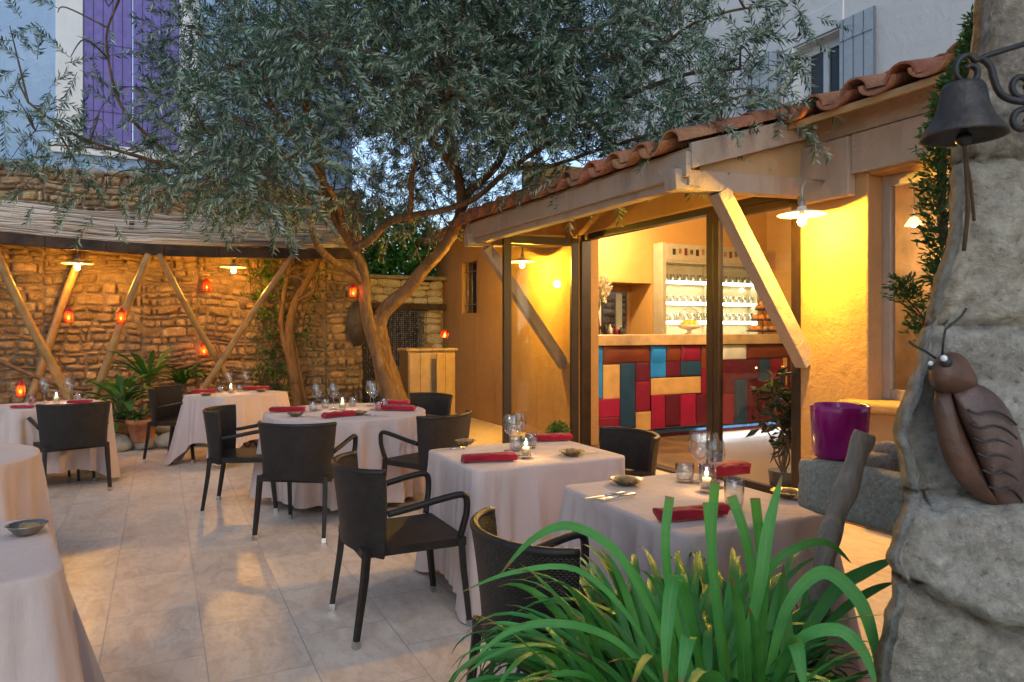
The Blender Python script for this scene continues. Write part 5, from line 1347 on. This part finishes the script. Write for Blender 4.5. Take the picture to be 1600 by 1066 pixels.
def tumbler(p,lab,mat_='glass',r_=.036,h=.085):
    m=MB(); m.lathe([(.0,.012),(r_*.8,.012),(r_*.98,.05),(r_,h),(r_*1.02,h),(r_*1.0,.05),(r_*.86,.0),(.0,.0)],22)
    o=m.build('water_tumbler',M[mat_]); place(o,(p.x,p.y,ZT_)); tag(o,lab,'glass','water tumblers'); return o
def candle(p,lab,w=.16):
    t=thing('candle_holder',lab,'candle',(p.x,p.y,ZT_),0,'glass candle holders'); m=MB()
    m.lathe([(.0,.012),(.026,.012),(.029,.06),(.031,.125),(.033,.125),(.031,.06),(.028,.0),(.0,.0)],20); m.build('glass_tube',M['glass'],t,local=True)
    m=MB(); m.lathe([(.0,.013),(.02,.013),(.02,.06),(.0,.062)],14); m.build('wax_candle',M['wax'],t,local=True)
    m=MB(); m.lathe([(.001,.064),(.006,.075),(.005,.088),(.001,.108)],8); m.build('flame',M['flame'],t,local=True)
    l=bpy.data.lights.new('candle_light','POINT'); l.energy=w*LAMP; l.color=(1,.58,.2); l.shadow_soft_size=.01; o=bpy.data.objects.new('candle_light',l); C.objects.link(o); o.parent=t; o.location=(0,0,.088); return t
# centre table
wine_glass(spot(803,712),'wine glass on the centre table, left of the candle',1.08); wine_glass(spot(812,700),'wine glass on the centre table, behind the candle',1.0); candle(spot(822,715),'lit candle in a glass tube on the centre table')
wine_glass(spot(797,705),'wine glass at the back left of the cluster on the centre table',1.0); wine_glass(spot(1108,750),'wine glass at the back of the cluster behind the strap leaves',1.05)
tumbler(spot(806,704),'water tumbler left among the glasses on the centre table'); tumbler(spot(830,699),'water tumbler right behind the candle on the centre table')
# table behind plant
wine_glass(spot(1092,754),'wine glass on the table behind the strap leaves, left one',1.12); wine_glass(spot(1118,762),'wine glass on the table behind the strap leaves, right one',1.0); candle(spot(1104,768),'lit candle in a glass tube on the table behind the strap leaves')
tumbler(spot(1070,752),'water tumbler on the left of the table behind the strap leaves',r_=.045); tumbler(spot(1147,793),'tall clear tumbler behind the upright strap leaves',r_=.04,h=.12)
# round table
for i,(x,y) in enumerate(((495,641),(521,640),(584,640),(579,634))): wine_glass(spot(x,y),['wine glass at the left of the round table','wine glass left of the candle on the round table','wine glass right of the candle on the round table','wine glass at the back right of the round table'][i],1.1)
candle(spot(535,640),'lit candle in a glass tube on the round table')
for i,(x,y) in enumerate(((489,642),(508,637),(592,641),(600,636),(551,634))): tumbler(spot(x,y),['water tumbler at the far left of the round table','water tumbler behind the left wine glasses on the round table','pink water tumbler at the right of the round table','water tumbler at the back right of the round table','water tumbler behind the candle on the round table'][i],'glass_pink' if i==2 else 'glass')
# second and far left tables
wine_glass(spot(358,612),'wine glass left of the right napkin on the second table',1.05); wine_glass(spot(384,611),'wine glass at the back of the second table',1.05); candle(spot(361,614),'lit candle in a glass tube on the second table'); tumbler(spot(344,614),'water tumbler left of the candle on the second table'); tumbler(spot(374,612),'water tumbler right of the candle on the second table')
wine_glass(spot(69,630),'wine glass left of the candle on the far left table',1.1); wine_glass(spot(108,629),'wine glass right of the candle on the far left table',1.1); candle(spot(88,630),'lit candle in a glass tube on the far left table'); tumbler(spot(50,631),'pink water tumbler on the far left table','glass_pink'); tumbler(spot(121,627),'water tumbler by the napkin on the far left table')

# ================================================================ bar room
BB=7.77; bx0=4.97; bx1=8.75
def ax(x): return pb(x,515,BB).x
def zx(x,y): return pb(x,y,BB).z
bar=thing('bar_counter','long bar counter fronted with red, teal, tan and white leather patches','bar',(6.5,BB,0))
m=MB(); m.box((bx0,BB+.06,.0),(bx1,BB+.5,1.28)); m.build('body',M['p_maroon'],bar)
m=MB(); m.box((bx0-.02,BB-.05,1.285),(bx1+.03,BB+.62,1.43)); m.build('worktop',M['bar_top'],bar,bevel=.01)
def cr(xc): return 880+xc/2.96
def cyy(yc): return 360+yc/2.96
pat=[('blue',110,190,545,780),('brown',191,410,545,612),('maroon',191,272,612,622),('tan',191,270,622,780),('teal',271,341,613,912),('maroon',342,410,613,700),('red',342,410,701,840),('tan',343,414,841,935),('blue',411,483,540,680),('brown',484,550,540,605),('maroon',484,550,606,676),('red',551,645,535,605),('teal',551,645,606,672),('tan',413,645,681,758),
('crimson',110,270,781,868),('red',110,270,869,942),('teal',110,342,943,1000),('crimson',415,480,759,935),('maroon',481,549,759,905),('crimson',550,622,759,905),('maroon',623,735,759,905),('teal',415,735,906,985),('brown',646,734,535,640),('red',646,734,641,758),
('white',735,857,528,597),('brown',858,1050,526,590),('maroon',735,914,598,690),('teal',915,966,598,700),('red',967,1024,592,700),('tan',1025,1046,588,716),('maroon',735,800,691,758),('red',736,800,759,905),('teal',801,860,691,950),('maroon',861,960,701,945),('red',736,800,906,955),('brown',961,1050,717,940)]
for (c,x0,x1,y0,y1) in pat:
    a0,a1=ax(cr(x0)),ax(cr(x1)); xm=cr((x0+x1)/2); z1,z0=zx(xm,cyy(y0)),zx(xm,cyy(y1))
    if y0<548: z1=1.275
    z0=max(z0,.12)
    topb=y0<548; bulge=.10 if topb else .03
    m=MB()
    zt=z1; za=z0
    def pf(u,v):
        z=za+(zt-za)*v; e=min(u,1-u)*(a1-a0); f=min(v,1-v)*(zt-za); q=(1-math.exp(-e*200))*(1-math.exp(-f*200)); dd=.005*q
        if topb:
            d0=max(0,(z-1.03)/.245); dd+=.03*math.sin(min(1,d0)*PI*.8)*(1 if z>1.03 else 0)*(1-math.exp(-e*150))
        return (a0+.003+(a1-a0-.006)*u,BB+.058-dd-.02,z)
    m.grid(pf,12,26); m.build('leather_patch',M['p_'+c],bar)
m=MB(); m.box((bx0,BB+.03,.06),(bx1,BB+.058,.10)); m.build('kick_strip',M['p_teal'],bar)
for k in (2,3):
    l=bpy.data.lights.new('kick_light','AREA'); l.shape='RECTANGLE'; l.size=.9; l.size_y=.05; l.energy=.25*LAMP; l.color=(.88,.94,1.0); o=bpy.data.objects.new('kick_light',l); C.objects.link(o); o.parent=bar; o.location=Vector((bx0+.5+k*.92,BB+.0,.11))-bar.location; o.rotation_euler=(math.radians(-25),0,0)
# back-bar shelves
SB=9.35
sx0,sx1=pb(1040,450,SB).x,pb(1182,450,SB).x
sh=thing('back_bar_shelf','tall back bar shelving with glowing strips and glassware','shelf',((sx0+sx1)/2,SB,0))
m=MB(); m.box((sx0-.08,SB-.02,0),(sx0,SB+.23,2.95)); m.box((sx1,SB-.02,0),(sx1+.06,SB+.23,2.95)); m.box((sx0+.001,SB+.205,0),(sx1-.001,SB+.228,2.94)); m.box((sx0+.001,SB-.017,2.62),(sx1-.001,SB+.2,2.94)); xm=pb(1113,450,SB).x; m.box((xm-.04,SB-.010,0),(xm+.04,SB+.2,2.619)); m.build('carcass',M['shelf'],sh,bevel=.004)
zs=[pb(1110,y,SB).z for y in (409,442,474,503)]
for z in zs:
    m=MB(); m.box((sx0,SB,z-.02),(sx1,SB+.2,z)); s_=m.build('shelf_board',M['shelf'],sh)
    m=MB(); m.box((sx0,SB-.012,z-.04),(sx1,SB-.001,z+.012)); m.build('light_strip',M['led'],s_)
    l=bpy.data.lights.new('strip_light','AREA'); l.shape='RECTANGLE'; l.size=sx1-sx0; l.size_y=.04; l.energy=.3*LAMP; l.color=(1,.92,.66); o=bpy.data.objects.new('strip_light',l); C.objects.link(o); o.parent=sh; o.location=Vector(((sx0+sx1)/2,SB+.08,z-.045))-sh.location
m=MB(); m.box((sx0,SB,1.36),(sx1,SB+.2,1.38)); m.build('shelf_board',M['shelf'],sh)
def tumbler_at(p,i,r_=.034,h=.1,lab=None,mat_='glass'):
    m=MB(); m.lathe([(.0,.004),(r_*.8,.004),(r_,h),(r_*.9,h),(r_*.75,.008)],12); o=m.build('bar_glass',M[mat_]); place(o,p); tag(o,lab,'glass','glasses on the back bar shelves')
lvl=['second shelf','third shelf','bottom shelf']
for li,z in enumerate(zs[1:]):
    for k in range(14):
        x=sx0+.06+k*(sx1-sx0-.12)/13
        if abs(x-xm)<.06: continue
        tumbler_at((x,SB+.09,z+.001),k,.045,.13 if li<2 else .16,'clear glass in the row on the %s of the back bar'%['third shelf from the bottom','second shelf from the bottom','lowest lit shelf'][li])
for k,(dx,h,mm) in enumerate(((.12,.16,'dish'),(.2,.12,'white_paint'),(.62,.14,'dish_metal'),(1.25,.2,'dark'),(1.42,.16,'dish'))):
    m=MB(); m.lathe([(.0,0),(.05,0),(.06,h*.5),(.03,h*.75),(.022,h),(.0,h)],14); o=m.build('bar_bottle',M[mm]); place(o,(sx0+dx,SB+.1,1.381 if False else zs[1]+0.0)); o.location.z=pb(1110,441,SB).z+.001
    o.location.z=zs[0]+.001; tag(o,['squat olive bottle','white vase','pewter bottle','tall dark bottle','olive carafe'][k]+' on top shelf of the back bar','bottle','bottles on the top back bar shelf')
pr_=thing('wall_print','pale strip with a row of small dark squares above the back bar','print',(sx0,SB-.03,2.78)); m=MB(); m.box((sx0,SB-.035,2.66),(sx1-.2,SB-.022,2.93)); m.build('panel',M['shelf'],pr_)
for k in range(14):
    m=MB(); xx=sx0+.12+k*.125; m.box((xx,SB-.045,2.75+.02*(k%2)),(xx+.055,SB-.036,2.85+.01*(k%3))); m.build('motif',M[['dark','bread','p_brown','dish'][k%4]],pr_)
# things on the bar
bt=1.431
def onbar(x,dy=.22): p=pb(x,520,BB+dy); return Vector((p.x,p.y,bt))
p=onbar(1077); t=thing('lemon_bowl','footed bowl of lemons with a glass dome on the bar','bowl',p)
m=MB(); m.lathe([(.0,0),(.09,0),(.03,.02),(.03,.06),(.14,.09),(.18,.14),(.17,.14),(.13,.10),(.0,.08)],20,p); m.build('bowl',M['enamel'],t)
for k in range(14):
    th=k*2.4; m=MB(); rr=.035+.085*(k/14)**.5; m.ball(p+Vector((rr*math.cos(th),rr*math.sin(th),.13+.05*(1-k/14))),(.045,.036,.036),10,7); m.build('lemon',M['lemon'],t)
m=MB(); m.lathe([(.15,.2),(.15,.28),(.11,.35),(.03,.385),(.02,.42),(.0,.44)],20,p); m.build('dome',M['glass'],t)
p=onbar(1192); t=thing('fruit_stand','three tiered stand heaped with orange fruit at the right of the bar','fruit stand',p)
m=MB(); m.tube([p,p+Vector((0,0,.52))],.008,6)
for z,r_ in ((.03,.24),(.2,.18),(.36,.12)): m.lathe([(.0,z),(r_,z+.005),(r_*1.05,z+.03),(r_,z+.012),(.0,z+.008)],20,p)
m.build('tier',M['iron'],t)
for z,r_,n in ((.08,.17,11),(.25,.12,8),(.41,.07,5),(.46,.0,1)):
    for k in range(n):
        th=k*2*PI/n+z*9; m=MB(); m.ball(p+Vector((r_*math.cos(th),r_*math.sin(th),z)),rnd.uniform(.042,.056),10,7); m.build('fruit',M['fruit' if rnd.random()<.75 else 'bread'],t)
p=onbar(930,.25); t=thing('flower_vase','tall vase of white blossoms at the left end of the bar','vase',p)
m=MB(); m.lathe([(.0,0),(.06,0),(.07,.1),(.05,.25),(.055,.27),(.045,.27),(.045,.02),(.0,.02)],16,p); m.build('vase',M['dark'],t)
m=MB(); s=MB()
for k in range(16):
    q=p+Vector((rnd.gauss(0,.15),rnd.gauss(0,.12),.62+rnd.uniform(-.1,.2))); s.tube([p+Vector((0,0,.2)),p.lerp(q,.5)+Vector((0,0,.1)),q],.004,4); leaf_faces(m,q,34,(.08,.08,.08),.06,k,((.5,.5,.45),(.8,.78,.7)),.8)
m.build('blossom',M['flower'],t); s.build('stem',M['stem'],t)
for k,(x,h,mm) in enumerate(((946,.17,'dark'),(953,.14,'enamel'),(962,.12,'p_red'),(970,.10,'dark'),(1222,.26,'dark'),(1229,.2,'p_brown'))):
    p=onbar(x,.3); m=MB(); m.lathe([(.0,0),(.035,0),(.036,h*.6),(.014,h*.78),(.014,h),(.0,h)],12); o=m.build('bar_bottle',M[mm]); place(o,p); tag(o,['dark small bottle left end of the bar','cream jar left end of the bar','small red jar left end of the bar','low dark jar left of the bar door','tall dark bottle right end of the bar','brown bottle right end of the bar'][k],'bottle','bottles on the bar top')
p=pb(925,487,9.57); fr_=thing('framed_picture','small framed red and white picture on the room wall','picture',p); m=MB(); m.box((p.x-.22,p.y,p.z-.28),(p.x+.22,p.y+.028,p.z+.28)); m.build('frame',M['dark'],fr_); m=MB(); m.box((p.x-.17,p.y-.006,p.z-.23),(p.x+.17,p.y-.001,p.z+.23)); m.build('print',M['enamel'],fr_); m=MB(); m.box((p.x-.12,p.y-.012,p.z+.02),(p.x+.14,p.y-.0075,p.z+.16)); m.build('red_block',M['p_red'],fr_)
# room lamps
for (a,b,z,lab,w) in ((6.6,6.2,3.02,'yellow shaded room lamp hanging before the bar middle',15),(*pix(1428,352,6.0),'yellow shaded room lamp seen through the right window',2.5),(6.3,8.9,3.10,'yellow shaded room lamp hanging behind the bar',8)):
    c=Vector((a,b,z)); t=thing('room_lamp',lab,'lamp',c,0,'hanging lamps in the bar room')
    k_=.55 if w<3 else 1
    m=MB(); m.lathe([(.05*k_,.12*k_),(.13*k_,0),(.128*k_,-.004),(.048*k_,.115*k_)],20,c); m.build('lamp_shade',M['shade_yellow'],t)
    m=MB(); m.tube([c+Vector((0,0,.06)),c+Vector((0,0,.24 if w>3 else .7))],.004,5); m.build('cord',M['iron'],t)
    m=MB(); m.ball(c+Vector((0,0,.0)),.035*k_,12,8); m.build('bulb',M['bulb'],t); lamp('room_light',c+Vector((0,0,-.06)),w,(1,.72,.40),.06,t)
# dark plant stand beside the right door post
q=pa(1222,745,A0+.25); q=pix(1226,760,6.25); t=thing('dark_plant','dark twisted leafy plant in a pot inside by the right door post','plant',(q.x,q.y,0)); m=MB()
m.lathe([(.0,0),(.11,0),(.14,.25),(.12,.25),(.0,.22)],16); m.build('pot',M['dark'],t,local=True); m=MB(); s=MB()
for k in range(9):
    P=[Vector((rnd.gauss(0,.02),rnd.gauss(0,.02),.22))]
    for j in range(5): P.append(P[-1]+Vector((rnd.gauss(0,.05),rnd.gauss(0,.05),rnd.uniform(.10,.2))))
    s.tube(smooth(P,3),.008,5); 
    for pq in P[2:]: leaf_faces(m,pq,9,(.06,.06,.06),.13,k+int(pq.z*50),((.12,.15,.1),(.35,.4,.3)),.35)
m.build('foliage',M['dark_leaf'],t,local=True); s.build('stem',M['vine'],t,local=True)
# door kerb and small clutter by the left wall
m=MB(); m.ball((0,0,.17),(.15,.15,.19),14,10,None,.12,3); 
t=thing('box_shrub','small round green shrub in a pot below the left wall lamp','shrub',pa(872,705,A0-.35)); t.location.z=0
mm_=MB(); leaf_faces(mm_,(0,0,.24),800,(.15,.15,.13),.035,77,((.3,.4,.2),(.6,.7,.4)),.6); mm_.build('foliage',M['green'],t,local=True)
mm_=MB(); mm_.lathe([(.0,0),(.07,0),(.10,.13),(.09,.13),(.0,.11)],18); mm_.build('pot',M['terracotta'],t,local=True)

m=MB(); m.box((6.25,1.25,0),(6.33,4.75,2.9)); dv=m.build('panel',M['doorwood'])  # added panel, darkens what shows through the right hand window
tag(dv,'dark wood panel added in the room to darken the view through the right hand window','partition'); dv.name='darkening_panel'

p=pb(1194,447,9.55); sc_=thing('wall_sconce','lit yellow petal shaped sconce on the room wall right of the shelves','lamp',p); m=MB()
for k in range(5):
    th=k*2*PI/5; m.grid(lambda u,v:p+Vector((.02*math.cos(th)+(.05+.05*u)*math.cos(th+(v-.5)*1.1)*(.4+u),-.04-.03*math.sin(u*2),.02*math.sin(th)+(.05+.05*u)*math.sin(th+(v-.5)*1.1)*(.4+u))),5,5)
m.build('lamp_shade',M['shade_yellow'],sc_); m=MB(); m.tube([p+Vector((0,.05,-.02)),p+Vector((0,-.03,-.02)),p+Vector((.03,-.03,-.16))],.01,6); m.build('bracket',M['iron'],sc_)
